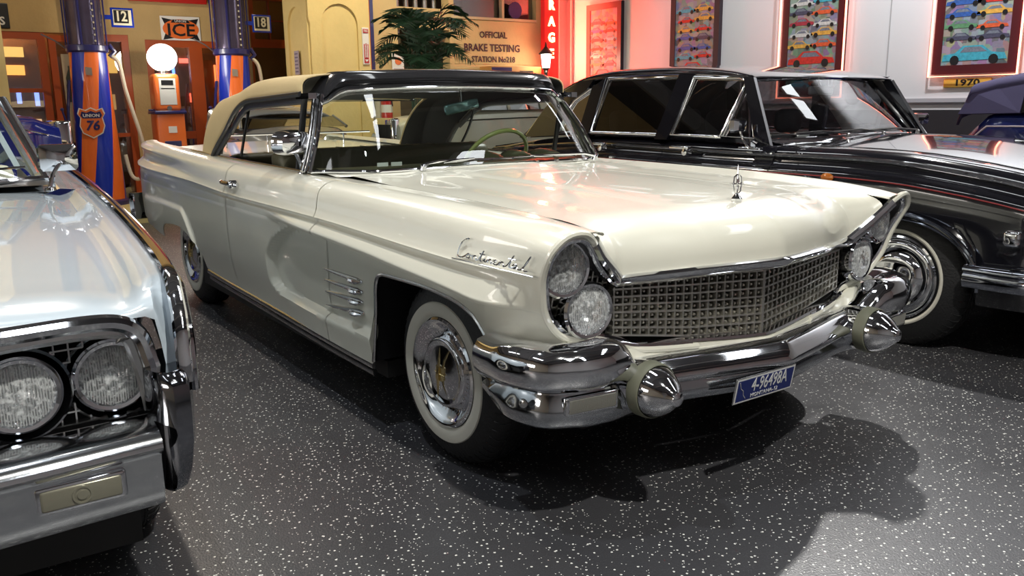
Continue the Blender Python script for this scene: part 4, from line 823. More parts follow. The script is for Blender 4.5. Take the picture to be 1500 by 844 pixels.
for s in (-1, 1):
    for nm, xs in (('front_fender', sorted(xr(-.745, -.34, .06)+[-.329, -.328]+xr(-.32, .52, .025)+[.529, .531]+xr(.54, .93, .03))), ('front_door', xr(-1.69, -.752, .1)), ('rear_door', xr(-2.58, -1.697, .1)), ('rear_quarter', sorted(xr(-4.1, -2.587, .04)+[-3.681, -3.679, -2.821, -2.819]))):
        mb = MB(); mb.grid([[V(x, YC+s*y, z) for y, z in sp_blk(x)] for x in xs], flip=(s > 0)); p = mb.build(nm, BLACKP, blk, 30); md = p.modifiers.new('t', 'SOLIDIFY'); md.thickness = .006; md.use_rim = False
        if 'door' in nm:
            hx = -1.46 if nm[0] == 'f' else -2.32; yy = YC+s*(SW(hx)-.02); q = MB()
            q.rbox((hx-.085, min(yy, yy+s*.045), 1.012-.014), (hx+.085, max(yy, yy+s*.045), 1.012+.012), .010); q.lathe([(.026, 0), (.022, .05), (0, .054)], (hx+.06, yy, .985), (0, s, 0), 16); q.build('door_handle', CHROME, p)
    for (dz, r, x0, x1) in ((-.050, .012, -3.6, .90),):
        mb = MB(); mb.tube([(x, YC+s*(SW(x)-.052), ST(x)+dz) for x in xr(x0, x1, .15)], r, 8); mb.build('side_trim', CHROME, blk)
    mb = MB(); mb.tube([(x, YC+s*(SW(x)-.006), ST(x)-.155) for x in xr(-3.6, .88, .15)], .004, 6); mb.build('coach_line', mat('coach_red', (.25, .02, .02), .4, vary=.1), blk)
    mb = MB(); P = [V(.10+.46*math.cos(t), YC+s*.985, .42+.31*math.sin(t)) for t in lin(-.05, PI*.98, 25)]; mb.tube(P, .011, 8); mb.tube([p+V(0, -s*.01, -.028) for p in P], .008, 8); mb.build('wheel_opening_trim', mat('lip_chrome', (.30, .33, .40), .08, 1, vary=.05), blk)
    mb = MB(); mb.grid([[V(x, YC+s*(SW(x)-.01), bz(x)), V(x, YC+s*.62, bz(x))] for x in xr(-.33, .53, .03)]); mb.build('wheel_well', DARK, blk)
    mb = MB(); mb.box((-2.8, YC+s*.88-.03, .18), (-.35, YC+s*.88+.03, .31)); mb.build('sill_panel', BLACKP, blk, flat=True)
    mb = MB(); mb.lathe([(.022, 0), (.024, .012), (.012, .022), (0, .024)], (-.33, YC+s*(SW(-.33)-.008), .885), (0, s, 0), 16); mb.xf(Matrix.Translation((-.33, 0, 0)) @ Matrix.Diagonal((1.7, 1, 1, 1)) @ Matrix.Translation((.33, 0, 0))); mb.build('marker_lamp', AMBER, blk)
    # greenhouse side
    gy = lambda z: YC+s*(.865-(z-1.06)*.27)
    def quad(pts, m, nm, th=.03, par=blk):
        q = MB(); q.add([V(x, gy(z), z) for x, z in pts], [tuple(range(len(pts)))]); return q.build(nm, m, par, flat=True, thick=th)
    DR = CR([(-3.30, 1.05, 0), (-3.12, 1.25, 0), (-2.95, 1.38, 0), (-2.72, 1.465, 0), (-2.40, 1.502, 0), (-1.9, 1.506, 0), (-1.45, 1.492, 0), (-1.15, 1.462, 0), (-1.06, 1.435, 0), (-.94, 1.25, 0), (-.80, 1.045, 0)], 4)
    mb = MB(); mb.tube([V(p.x, gy(p.y)+s*.012, p.y) for p in DR], .013, 8); mb.build('drip_rail', CHROME, blk)
    quad([(-3.30, 1.03), (-3.12, 1.25), (-2.95, 1.38), (-2.72, 1.47), (-2.56, 1.48), (-2.62, 1.40), (-2.78, 1.32), (-2.86, 1.2), (-2.90, 1.05)], BLACKP, 'roof_pillar')
    quad([(-2.56, 1.42), (-2.42, 1.49), (-2.50, 1.05), (-2.62, 1.05)], BLACKP, 'roof_pillar'); quad([(-1.665, 1.49), (-1.535, 1.48), (-1.655, 1.05), (-1.775, 1.05)], BLACKP, 'roof_pillar')
    quad([(-1.10, 1.45), (-1.02, 1.45), (-.78, 1.04), (-.90, 1.06)], BLACKP, 'roof_pillar'); quad([(-2.7, 1.505), (-2.7, 1.47), (-2.4, 1.495), (-1.9, 1.495), (-1.09, 1.445), (-1.06, 1.47), (-1.9, 1.535), (-2.4, 1.53)], BLACKP, 'roof_rail', .02)
    WN = {'rear_quarter_window': [(-2.60, 1.085), (-2.87, 1.085), (-2.84, 1.22), (-2.76, 1.33), (-2.60, 1.41), (-2.54, 1.42)], 'rear_door_window': [(-2.50, 1.085), (-1.765, 1.085), (-1.665, 1.478), (-2.405, 1.488)],
          'front_door_window': [(-1.645, 1.085), (-1.20, 1.085), (-1.075, 1.425), (-1.13, 1.455), (-1.535, 1.47)], 'vent_window': [(-1.185, 1.085), (-.92, 1.085), (-1.07, 1.415)]}
    for nm, P in WN.items():
        g_ = quad(P, glassmat('car_glass', (.24, .24, .26), .16), nm, 0); q = MB(); q.tube([V(x, gy(z)+s*.008, z) for x, z in P], .0165, 8, closed=True); q.build('window_frame', CHROME, g_, 60)
# hood, raised in the middle, and cowl
def hz(x, y):
    a = abs(y)/.69; return ST(x)-.012+.065*(1-a**2.2)*smooth((x+1.2)/.3+.2)
mb = MB(); mb.grid([[V(x+.06*(1-(y/.69)**2)*smooth((x-.6)/.3), YC+y, hz(x, y)) for x in lin(-.86, .90, 30)]+[V(.95+.05*(1-(y/.69)**2), YC+y, .80), V(.95+.05*(1-(y/.69)**2), YC+y, .5)] for y in lin(-.695, .695, 37)], flip=True); mb.build('hood', BLACKP, blk, 50)
for s in (-1, 1):
    mb = MB(); mb.tube([(x, YC+s*.685, ST(x)-.004) for x in lin(-.8, .9, 12)], .004, 6); mb.build('hood_seam', GASKET, blk)
    mb = MB(); q = [(V(.93, YC+s*y, z)) for y, z in sp_blk(.93)]; mb.add(q+[V(.95, YC+s*.69, .35), V(.95, YC+s*.69, .88)], [tuple(range(len(q)+2))]); mb.build('nose_panel', BLACKP, blk, flat=True)
    lamp(V(.955, YC+s*.70, .70), (1, 0, 0), .10, blk)
mb = MB(); mb.box((.96, YC-.40, .42), (1.02, YC+.40, .98)); gg = mb.build('radiator_shell', CHROME, blk, flat=True)
for k in range(-9, 10): mb = MB(); mb.box((1.015, YC+k*.038-.006, .45), (1.035, YC+k*.038+.006, .93)); mb.build('grille_bar', CHROME2, gg, flat=True)
# windshield and roof
def bwb(u): return V(-.66-.20*abs(u)**2.2, YC+.80*u, 1.085-.02*abs(u))
def bwt(u): return V(-1.06-.12*abs(u)**2, YC+.70*u, 1.462-.02*abs(u)**2)
R_ = [[bwb(u).lerp(bwt(u), k)+V(.012*math.sin(k*PI), 0, 0) for k in lin(0, 1, 6)] for u in lin(-1, 1, 33)]
mb = MB(); mb.grid(R_, flip=True); g_ = mb.build('windshield', glassmat('screen_glass', (.72, .74, .75), .04), blk)
mb = MB(); mb.tube([r[0] for r in R_]+R_[-1][1:]+[r[-1] for r in R_[::-1]]+R_[0][::-1][1:-1], .017, 8, closed=True); mb.build('windshield_trim', CHROME, g_)
for s in (-1, 1):
    b, t = bwb(s), bwt(s); mb = MB(); mb.add([b+V(.02, -s*.0, -.05), b+V(-.10 if s < 0 else -.05, s*.075 if s < 0 else .03, -.04), V(-1.08, YC+s*(.765 if s < 0 else .735), 1.455), t+V(.01, 0, .02)], [(0, 1, 2, 3)]); mb.build('roof_pillar', BLACKP, blk, flat=True, thick=.02)
mb = MB(); mb.grid([[bwb(u)+V(.0, 0, -.004), bwb(u)+V(.07, 0, -.012), V(bwb(u).x+.14, YC+.80*u, hz(bwb(u).x+.14, min(.69, abs(.8*u))))] for u in lin(-1, 1, 21)]); mb.build('cowl', BLACKP, blk)
mb = MB(); rows = []
RX = CR([(-1.035, 0, 1.462), (-1.12, 0, 1.495), (-1.35, 0, 1.538), (-1.8, 0, 1.572), (-2.3, 0, 1.578), (-2.65, 0, 1.555), (-2.95, 0, 1.48), (-3.15, 0, 1.36), (-3.32, 0, 1.18), (-3.42, 0, 1.04)], 3)
ey = T([(-3.45, 1.03), (-3.30, 1.05), (-3.12, 1.26), (-2.95, 1.39), (-2.72, 1.475), (-2.4, 1.512), (-1.9, 1.518), (-1.45, 1.502), (-1.15, 1.472), (-1.03, 1.45)])
for p in RX:
    ez = min(ey(p.x), p.z); w_ = .865-(ez-1.06)*.27
    rows.append([V(p.x-.02*(1-abs(math.cos(th))), YC-w_*math.cos(th) if abs(math.cos(th)) < .999 else YC-w_*math.cos(th), ez+(p.z-ez)*max(0, math.sin(th))**.62) for th in lin(0, PI, 27)])
mb.grid(rows); mb.build('roof', BLACKP, blk, 50, thick=.01)
mb = MB(); rows = [[V(x, YC+y, ST(x)-.0-.02*(y/.7)**2+(.02)) for x in lin(-3.30, -4.1, 8)]+[V(-4.2, YC+y, .7), V(-4.2, YC+y, .45)] for y in lin(-.66, .66, 15)]; mb.grid(rows); mb.build('trunk_lid', BLACKP, blk)
# mirrors, wipers, tags, seats
def bench2(x, nm):
    q = MB(); GS = mat('grey_cloth', (.10, .10, .11), .6, vary=.1)
    q.rbox((x-.10, YC-.68, .5), (x+.08, YC+.68, 1.06), .06, k=4); q.rbox((x, YC-.68, .4), (x+.5, YC+.68, .66), .06); b_ = q.build(nm, GS, blk)
    for y in (-.38, .38): q = MB(); q.rbox((x-.07, YC+y-.13, 1.07), (x+.05, YC+y+.13, 1.25), .06, k=4); q.build('headrest', GS, b_)
bench2(-1.62, 'front_seat'); bench2(-2.65, 'rear_seat')
mb = MB(); mb.grid([[V(-.70-.12*abs(u), YC+.78*u, 1.07), V(-.95, YC+.78*u, 1.075), V(-1.02, YC+.78*u, 1.02), V(-1.0, YC+.78*u, .6)] for u in lin(-1, 1, 9)]); mb.build('dashboard', mat('dark_plastic', (.03, .03, .03), .3), blk)
mb = MB(); mb.rbox((-1.10, YC-.13, 1.345), (-1.075, YC+.13, 1.405), .012); mb.tube([(-1.09, YC, 1.40), (-1.12, YC, 1.46)], .008); mb.build('rear_view_mirror', mat('mirror_grey', (.16, .16, .17), .3, vary=.05), blk)
for y in (-.40, -.02, .38):
    mb = MB(); mb.lathe([(.014, 0), (.012, .02), (0, .03)], (-.585, YC+y, 1.085), (0, 0, 1), 10); mb.tube([(-.585, YC+y, 1.11), (-.63, YC+y-.2, 1.125), (-.66, YC+y-.42, 1.118)], .006, 6); mb.tube([(-.61, YC+y-.06, 1.112), (-.70, YC+y-.60, 1.112)], .005, 6); mb.build('wiper', CHROME2, blk)
mb = MB(); mb.box((-.80, YC-.62, 1.088), (-.795, YC-.50, 1.115)); mb.build('paper_tag', WHITE, blk, flat=True)
for s in (-1, 1):
    q = MB(); c_ = V(-.94, YC+s*1.0, 1.165); R = Matrix.Translation(c_) @ Matrix.Rotation(-s*.35, 4, 'Z')
    rows = [[R @ V(xx, .082*sc*a, .042*sc*b) for a, b in ((1, .75), (.85, 1), (-.85, 1), (-1, .75), (-1, -.75), (-.85, -1), (.85, -1), (1, -.75))] for (xx, sc) in ((-.03, .95), (-.026, 1), (.0, 1), (.024, .8), (.028, .3))]
    q.grid(rows, cv=True); q.add(rows[-1], [tuple(range(8))]); q.add(rows[0], [tuple(range(8))]); q.tube([c_+V(.01, 0, -.03), c_+V(.025, -s*.01, -.08), c_+V(.03, -s*.06, -.135)], [.009, .007, .01], 8); q.rbox((-.97, YC+s*.94-.03, 1.020), (-.82, YC+s*.94+.03, 1.036), .008); q.build('door_mirror', CHROME, blk, 30)
# bumper
mb = MB(); bp = [V(.50, YC-1.0, 0), V(.62, YC-1.0, 0), V(.80, YC-.98, 0), V(.97, YC-.90, 0), V(1.06, YC-.72, 0), V(1.10, YC-.4, 0), V(1.12, YC, 0)]; bp = CR(bp, 4); bp += [V(p.x, 2*YC-p.y, 0) for p in bp[::-1][1:]]
nn = normals([(p.x, p.y) for p in bp]); rows = []
for p, n in zip(bp, nn): rows.append([p+n*d+V(0, 0, z) for d, z in ((-.07, .50), (-.03, .515), (.0, .512), (.014, .498), (.016, .485), (.004, .474), (.012, .46), (.014, .43), (.004, .402), (-.03, .396))])
mb.grid(rows, flip=True); bb = mb.build('front_bumper', mat('blue_chrome', (.36, .38, .43), .08, 1, vary=.05), blk, 50)
mb = MB(); mb.add(rows[0], [tuple(range(10))]); mb.build('bumper_cap', CHROME, bb)
mb = MB(); mb.rbox((.66, YC-1.0, .62), (.74, YC-.9, .70), .02); mb.build('side_lamp', CHROME, blk)
mb = MB(); mb.box((-4.1, YC-.80, .22), (.45, YC+.80, .40)); mb.box((-.32, YC-.62, .25), (.9, YC+.62, .86)); mb.box((-3.7, YC-.62, .3), (-2.85, YC+.62, .8)); mb.box((-4.1, YC-.7, .4), (-3.72, YC+.7, .9)); mb.build('chassis', UB, blk, flat=True)
for k, (x, s) in enumerate(((.10, -1), (.10, 1), (-3.25, -1), (-3.25, 1))):
    if k == 0: w3 = wheel(blk, V(x, YC-.905, .375)-ORG[0], -1, R=.375, kind=1, rim=.222, wwr=(.238, .262))
    else: c = copytree(w3, blk); c.location = V(x, YC+s*.905, .375)-ORG[0]; c.rotation_euler = (0, 0, 0 if s < 0 else PI)
# ---------------------------------------------------------------- street facade behind the cars
ORG[0] = V(0, 0, 0)
ORANGE = mat('orange_red_joinery', (.42, .075, .012), .4, vary=.12); BLUE = mat('pump_blue', (.006, .03, .36), .25, 0, .6, vary=.05); PORANGE = mat('pump_orange', (.80, .17, .03), .3, 0, .5, vary=.05)
NAVY = mat('navy_enamel', (.02, .02, .12), .3, 0, .5, vary=.1); BLK = mat('black_enamel', (.01, .01, .012), .35, vary=.1); CRM = mat('sign_cream', (.75, .70, .52), .5, vary=.04)
def wseg(y0, y1, z0, z1, x0=XW-.25, x1=XW, m=STUCCO): sbox('wall_back', (x0, y0, z0), (x1, y1, z1), m)
for a in ((-7, -1.95, 0, CEIL), (-1.95, .16, 2.24, CEIL), (.16, .36, 0, CEIL), (.36, 1.62, 2.19, CEIL), (1.62, 1.76, 0, CEIL), (1.76, 2.36, 2.84, CEIL), (1.76, 2.36, 0, 1.15), (2.36, 4.3, 0, CEIL)): wseg(*a)
sbox('wall_back', (-10.2, -7, 0), (-10.15, 6.5, CEIL), mat('shop_inside', (.30, .17, .07), .8, vary=.3))
# joinery
def fr(name, y0, y1, z0, z1, w=.085, x=XW-.10, glass=True, parent=None, mull=()):
    q = MB(); d = .09
    for lo, hi in (((x, y0, z0), (x+d, y0+w, z1)), ((x, y1-w, z0), (x+d, y1, z1)), ((x, y0+w, z1-w), (x+d, y1-w, z1)), ((x, y0+w, z0), (x+d, y1-w, z0+w*1.2))): q.box(lo, hi)
    for k, (a, b, c, e) in enumerate(mull): q.box((x+.01, a, c), (x+d-.01, b, e))
    o = q.build(name, ORANGE, parent, flat=True)
    if parent is None: struct(o)
    if glass: q = MB(); q.box((x+.04, y0+w, z0+w), (x+.046, y1-w, z1-w)); g_ = q.build('glass_pane', glassmat('shop_glass', (.85, .85, .85), .10), o, flat=True)
    return o
fr('window_1', -1.95, -.80, .0, 2.24, mull=((-1.44, -1.38, .9, 2.2), (-1.4, -.85, 1.52, 1.57)))
fr('window_2', -.50, .16, 0, 2.24, mull=((-.45, .1, .95, 1.0),))
fr('door_1', .36, 1.0, 0, 2.19, mull=((.45, .92, .9, 1.0),)); fr('door_2', 1.0, 1.62, 0, 2.19, mull=((1.05, 1.55, .9, 1.0),)); fr('window_3', 1.76, 2.36, 2.16, 2.84, .07, mull=((1.83, 2.30, 2.49, 2.505), (2.05, 2.065, 2.2, 2.8))); fr('window_4', 1.76, 2.36, 1.15, 2.16, .03)
# open leaf with painted bottle
leaf = fr('door_3', -.78, -.36, .02, 2.20, .075, XW+.02); q = MB(); q.box((XW+.09, -.66, .9), (XW+.10, -.46, 1.98)); q.build('door_panel', mat('panel_tan', (.42, .34, .22), .6, vary=.1), leaf, flat=True)
q = MB(); q.lathe([(.055, 0), (.055, .20), (.046, .24), (.052, .29), (.030, .36), (.016, .40), (.018, .44), (0, .44)], (XW+.105, -.58, 1.40), (0, 0, 1), 20); q.xf(Matrix.Translation((XW+.1, 0, 0)) @ Matrix.Diagonal((.15, 1, 1, 1)) @ Matrix.Translation((-XW-.1, 0, 0))); q.build('bottle_sign', mat('bottle_green', (.05, .06, .04), .4, vary=.2), leaf)
# warm shop interior things: shelves, neon scraps behind the glass
SL = MB(); SL.box((-10.0, -1.9, .3), (-9.99, 1.6, 2.5)); tag(SL.build('shop_backboard', mat('shelf_wood', (.22, .11, .05), .6, vary=.2), flat=True), 'dark wood back board carrying the glowing shop lights', 'board')
for i, (y, z, w, h, c, e) in enumerate(((-1.20, 1.80, .36, .12, (1, .42, .08), 2.2), (-1.22, 2.02, .42, .12, (1, .6, .15), 1.6), (-1.36, 1.58, .06, .05, (.15, .25, 1), 4), (-1.12, 1.48, .05, .18, (.2, .3, 1), 3), (-.92, 1.46, .05, .2, (.2, .3, 1), 3), (-1.15, 1.18, .5, .03, (1, .6, .3), 1.2), (-.05, 1.9, .22, .25, (1, .55, .12), 1.2), (-.1, 1.4, .2, .2, (.9, .5, .15), .6),
        (.78, 1.78, .03, .20, (.1, .25, 1), 5), (.93, 1.95, .12, .06, (1, .12, .08), 4), (1.0, 1.45, .06, .12, (1, .10, .05), 3), (1.08, 1.42, .05, .12, (1, .10, .05), 3), (1.35, 1.75, .03, .30, (1, .2, .05), 3), (1.47, 1.78, .03, .34, (1, .2, .05), 3))):
    q = MB(); q.box((-9.9915, y-w/2, z-h/2), (-9.96, y+w/2, z+h/2)); o = q.build('shop_light', mat('glow%d' % i, (.1, .1, .1), .5, emit=c, es=e, vary=.1), None); tag(o, ['glowing orange shelf light seen through the left shop window', 'amber glow panel high behind the left shop window', 'small blue light above the counter in the left window', 'blue neon tube in the left shop window, middle pane', 'blue neon tube nearest the bottle door', 'thin warm counter light low in the left window', 'amber panel behind the window beside the striped pump', 'dim amber panel low behind the striped pump', 'upright blue neon bar behind the globe pump door', 'short red neon above the globe pump', 'red neon square left in the double door', 'red neon square right in the double door', 'tall red neon bar in the far double door', 'tallest red neon bar beside the second striped pump'][i], 'light')
for (y, w) in ((-1.2, 160), (.9, 70)):
    l = bpy.data.lights.new('shop_lamp', 'POINT'); l.energy = w*.35; l.color = (1, .62, .28); l.shadow_soft_size = .1; o = bpy.data.objects.new('shop_lamp', l); C.objects.link(o); o.location = (-9.98+.1, y, 2.5)
# red fascia board with purple letters over the double door
q = MB(); q.box((XW, .20, 2.665), (XW+.06, 1.18, 3.0)); o = q.build('fascia_board', RED, flat=True); tag(o, 'red fascia board with purple letters above the double door', 'sign'); text('UNION', .26, (XW+.062, .72, 2.80), RYZ, mat('purple_paint', (.16, .05, .35), .4, vary=.1), o)
# wall signs
def panel(name, x, y0, y1, z0, z1, m, label, d=.02, rim=None):
    q = MB(); q.rbox((x, y0, z0), (x+d, y1, z1), .008); 
    if rim: q.rbox((x+d*.5, y0+.015, z0+.015), (x+d+.002, y1-.015, z1-.015), .002, m=1)
    o = q.build(name, [m]+([rim] if rim else []), None, flat=True); return tag(o, label, 'sign')
o = panel('ice_sign', XW, .57, 1.08, 2.19, 2.50, WHITE, 'white enamel ICE sign with orange oval on the ochre wall')
q = MB(); q.lathe([(.125, 0), (.125, .006), (0, .006)], (XW+.02, .825, 2.335), (1, 0, 0), 32); q.xf(Matrix.Translation((0, .825, 0)) @ Matrix.Diagonal((1, 1.85, 1, 1)) @ Matrix.Translation((0, -.825, 0))); q.build('oval', PORANGE, o)
q = MB()
for sy in (-1, 1):
    for sz in (-1, 1): q.prism([(XW+.021, .825+sy*.235, 2.335+sz*.14), (XW+.021, .825+sy*.10, 2.335+sz*.115), (XW+.021, .825+sy*.19, 2.335+sz*.03)], (.004, 0, 0))
q.prism([(XW+.021, .70, 2.415), (XW+.021, .95, 2.415), (XW+.021, .92, 2.455), (XW+.021, .73, 2.455)], (.008, 0, 0)); q.build('corner_bands', BLK, o, flat=True); text('ICE', .22, (XW+.028, .825, 2.315), RYZ, BLK, o, sx=1.15, off=.004); text('UNION', .045, (XW+.031, .825, 2.435), RYZ, WHITE, o)
o = panel('service_sign', XW, -1.62, -1.155, 2.27, 2.56, BLK, 'black sign with red and white lettering at the far left of the ochre wall'); text('TIRES', .13, (XW+.022, -1.36, 2.35), RYZ, WHITE, o, off=.003); text('SALES', .07, (XW+.022, -1.36, 2.48), RYZ, mat('sign_red', (.7, .08, .02), .4, vary=.05), o)
sbox('pillar', (-9.0, -1.95, 0), (-8.45, -1.36, CEIL), YSTUC)
# yellow pier with arched panels
pier = MB(); pier.box((-8.83, 1.99, 0), (-8.03, 2.81, CEIL)); pp = pier.build('pillar', YSTUC, flat=True); struct(pp)
def archframe(y0, y1, z0, z1, iy0, iy1, iz0, spring, d, tr):
    c_ = (iy0+iy1)/2; r = (iy1-iy0)/2; inner = [(iy0, iz0)]+[(c_-r*math.cos(t), spring+r*math.sin(t)) for t in lin(0, PI, 21)]+[(iy1, iz0)]
    outer = []
    for (a, b) in inner:
        if b <= iz0+1e-6: outer.append((y0 if a < c_ else y1, z0))
        elif b <= spring+1e-6: outer.append((y0 if a < c_ else y1, spring))
        else:
            dx, dz = a-c_, b-spring; k = min((y1-c_)/abs(dx) if abs(dx) > 1e-6 else 9, (z1-spring)/dz); outer.append((c_+dx*k, spring+dz*k))
    q = MB(); q.grid([[tr(0, *p) for p in outer], [tr(d, *p) for p in outer], [tr(d, *p) for p in inner], [tr(0, *p) for p in inner]]); q.build('arch_surround', YSTUC, pp, 25)
archframe(1.99, 2.81, .3, 3.4, 2.14, 2.64, .6, 2.34, .03, lambda d, a, b: V(-8.03+d, a, b)); archframe(-8.83, -8.03, .3, 3.4, -8.70, -8.16, .6, 2.30, .03, lambda d, a, b: V(a, 1.99-d, b))
o = panel('fire_sign', -8.0, 2.69, 2.785, 1.84, 2.31, WHITE, 'narrow white and red fire extinguisher sign on the yellow pier'); q = MB(); q.box((-7.98, 2.705, 1.86), (-7.975, 2.77, 2.10)); q.box((-7.98, 2.70, 2.24), (-7.974, 2.775, 2.29)); q.build('red_panel', RED, o, flat=True)
q = MB(); q.box((-7.976, 2.718, 1.93), (-7.972, 2.757, 2.095)); q.prism([(-7.974, 2.71, 1.905), (-7.974, 2.765, 1.905), (-7.974, 2.737, 1.875)], (.002, 0, 0)); q.build('arrow_panel', WHITE, o, flat=True)
text('FIRE', .042, (-7.972, 2.737, 2.265), RYZ, WHITE, o, sx=.75); text('EXTINGUISHER', .030, (-7.970, 2.737, 2.01), (0, -PI/2, PI), RED, o)
q = MB(); q.box((-8.50, 1.95, 1.72), (-8.36, 1.962, 2.02)); o = tag(q.build('notice_sign', mat('lilac_paper', (.42, .36, .42), .6, vary=.05), flat=True), 'small lilac notice on the shaded side of the yellow pier', 'sign')
for k in range(6): q = MB(); q.box((-8.48, 1.947, 1.75+k*.045), (-8.38, 1.951, 1.765+k*.045)); q.build('text_line', mat('ink', (.15, .12, .2), .6, vary=.1), o, flat=True)
# fire extinguisher by the pier
q = MB(); q.lathe([(.0, 0), (.06, .0), (.075, .02), (.075, .40), (.06, .46), (.025, .49), (.025, .52)], (-7.78, 2.90, 1.02), (0, 0, 1), 24); o = tag(q.build('fire_extinguisher', RED, None), 'red fire extinguisher hung by the yellow pier, seen through the windshield', 'extinguisher')
q = MB(); q.box((-7.83, 2.87, 1.54), (-7.72, 2.93, 1.57)); q.tube([(-7.78, 2.90, 1.55), (-7.70, 2.92, 1.50), (-7.69, 2.94, 1.3)], .008); q.build('valve', BLK, o); q = MB(); q.lathe([(.0762, .2), (.0762, .30)], (-7.78, 2.90, 1.02), (0, 0, 1), 24, caps=False); q.build('white_label', WHITE, o)
sbox('wall_back', (-8.15, 2.84, .95), (-7.86, 2.96, 1.62), WHITE)
# inspection station wall
XB = -8.15
for a in ((2.81, 3.30, 0, CEIL), (3.30, 4.12, 2.34, 2.62), (3.30, 4.12, 2.95, CEIL), (4.12, 4.20, 0, CEIL), (4.20, 5.65, 0, 1.88), (4.20, 5.65, 3.0, CEIL), (5.65, 6.0, 0, CEIL)): wseg(*a, XB-.2, XB, mat('station_stucco', (.60, .45, .22), .8, bump=.3, bscale=25, vary=.12, vscale=3))
sbox('wall_back', (XB-.9, 2.81, 0), (XB-.85, 6.2, CEIL), mat('shop_inside2', (.16, .12, .08), .8, vary=.3))
q = MB(); q.box((XB-.06, 4.15, 2.505), (XB+.02, 5.65, 2.54)); q.box((XB-.06, 5.02, 2.54), (XB+.01, 5.06, 3.0)); struct(q.build('trim_2', mat('pale_trim', (.6, .5, .3), .6, vary=.1), flat=True))
q = MB(); q.box((XB-.10, 4.20, 2.52), (XB-.09, 5.64, 2.99)); struct(q.build('window_5', glassmat('shop_glass', (0, 0, 0)), flat=True))
INK = mat('sign_ink', (.06, .015, .03), .6, vary=.1)
st = panel('painted_lettering_board', XB-.1, 4.20, 5.65, 1.88, 2.50, MATS['station_stucco'], 'ochre wall panel painted OFFICIAL BRAKE TESTING STATION above the cabinet', .105)
text('OFFICIAL', .125, (XB+.013, 4.86, 2.293), RYZ, INK, st, off=.002, sx=.95); text('BRAKE TESTING', .145, (XB+.013, 4.84, 2.110), RYZ, INK, st, off=.003, sx=.95); text('STATION No218', .115, (XB+.013, 4.86, 1.950), RYZ, INK, st, off=.002, sx=.92)
q = MB(); q.box((XB, 2.88, .3), (XB+.03, 2.93, 2.75)); o = tag(q.build('sign_strip', NAVY, flat=True), 'tall narrow navy sign edge beside the yellow pier', 'sign'); q = MB(); q.box((XB+.005, 2.845, .3), (XB+.026, 2.88, 2.75)); q.build('orange_edge', ORANGE, o, flat=True)
o = panel('oval_sign', XB+.02, 3.18, 3.36, 1.5, 2.02, WHITE, 'small white and violet sign behind the palm'); q = MB(); q.box((XB+.04, 3.2, 1.52), (XB+.045, 3.34, 1.80)); q.build('violet_panel', mat('violet', (.16, .08, .30), .4, vary=.1), o, flat=True); q = MB(); q.lathe([(.05, 0), (.05, .006), (0, .006)], (XB+.04, 3.27, 1.90), (1, 0, 0), 20); q.build('disc', PORANGE, o)
q = MB(); q.box((XB, 4.62, 1.25), (XB+.30, 5.52, 1.845)); o = tag(q.build('wooden_cabinet', mat('orange_wood', (.50, .26, .08), .5, vary=.15), flat=True), 'orange wood cabinet under the brake testing lettering', 'cabinet'); q = MB(); q.box((XB+.29, 4.63, 1.26), (XB+.305, 4.98, 1.83)); q.build('dark_side', NAVY, o, flat=True); q = MB(); q.box((XB+.30, 5.12, 1.75), (XB+.306, 5.36, 1.785)); q.build('vent_slot', BLK, o, flat=True)
q = MB(); q.lathe([(.11, 0), (.12, .01), (.12, .03), (0, .03)], (XB+.01, 5.24, 2.66), (1, 0, 0), 12); o = tag(q.build('round_badge', NAVY), 'round navy badge with a pale star high on the station window', 'sign'); q = MB(); q.prism([(XB+.03, 5.24+(.085 if k % 2 == 0 else .04)*math.sin(k*PI/6), 2.66+(.085 if k % 2 == 0 else .04)*math.cos(k*PI/6)) for k in range(12)], (.006, 0, 0)); q.build('star', WHITE, o, flat=True)
q = MB(); 
for k in range(5): q.cyl((XB-.3, 3.45+k*.15, 2.3), (XB-.3, 3.45+k*.15, 3.2), .04, 12)
tag(q.build('pipe_rack', STEEL), 'grey upright pipes behind the palm', 'pipes')
# neon blade sign at the corner, the corner pillar and its conduit
o = panel('blade_sign', XB+.02, 5.72, 5.98, 1.4, 3.4, mat('neon_red_board', (.55, .01, .01), .4, emit=(1, .02, .02), es=.35, vary=.05), 'tall red sign with glowing letters in the corner', .10)
NEON = mat('neon_cream', (.9, .6, .3), .5, emit=(1, .62, .25), es=5, vary=.02)
for k, ch in enumerate('GARAGE'): text(ch, .19, (XB+.13, 5.845, 3.22-k*.235), RYZ, NEON, o, sx=.9, ext=.008, off=.006)
q = MB(); q.box((XB, 5.99, 0), (XB+.14, 6.2, CEIL)); struct(q.build('pillar_corner', mat('pillar_grey', (.30, .29, .30), .5, vary=.1), flat=True)); q = MB(); q.tube([(XB+.22, 6.16, 0), (XB+.22, 6.16, CEIL)], .022, 8); struct(q.build('conduit', mat('conduit_grey', (.3, .3, .32), .4, .3, vary=.1)))
for (z, w) in ((2.6, 70), (1.9, 64)):
    l = bpy.data.lights.new('neon_glow', 'AREA'); l.shape = 'RECTANGLE'; l.size = .5; l.size_y = .7; l.energy = w; l.color = (1, .06, .03); l2 = bpy.data.objects.new('neon_glow', l); C.objects.link(l2); l2.location = (XB+.16, 5.80, z); l2.rotation_euler = (Vector((-7.3, 6.2, z))-Vector(l2.location)).to_track_quat('-Z', 'Y').to_euler()
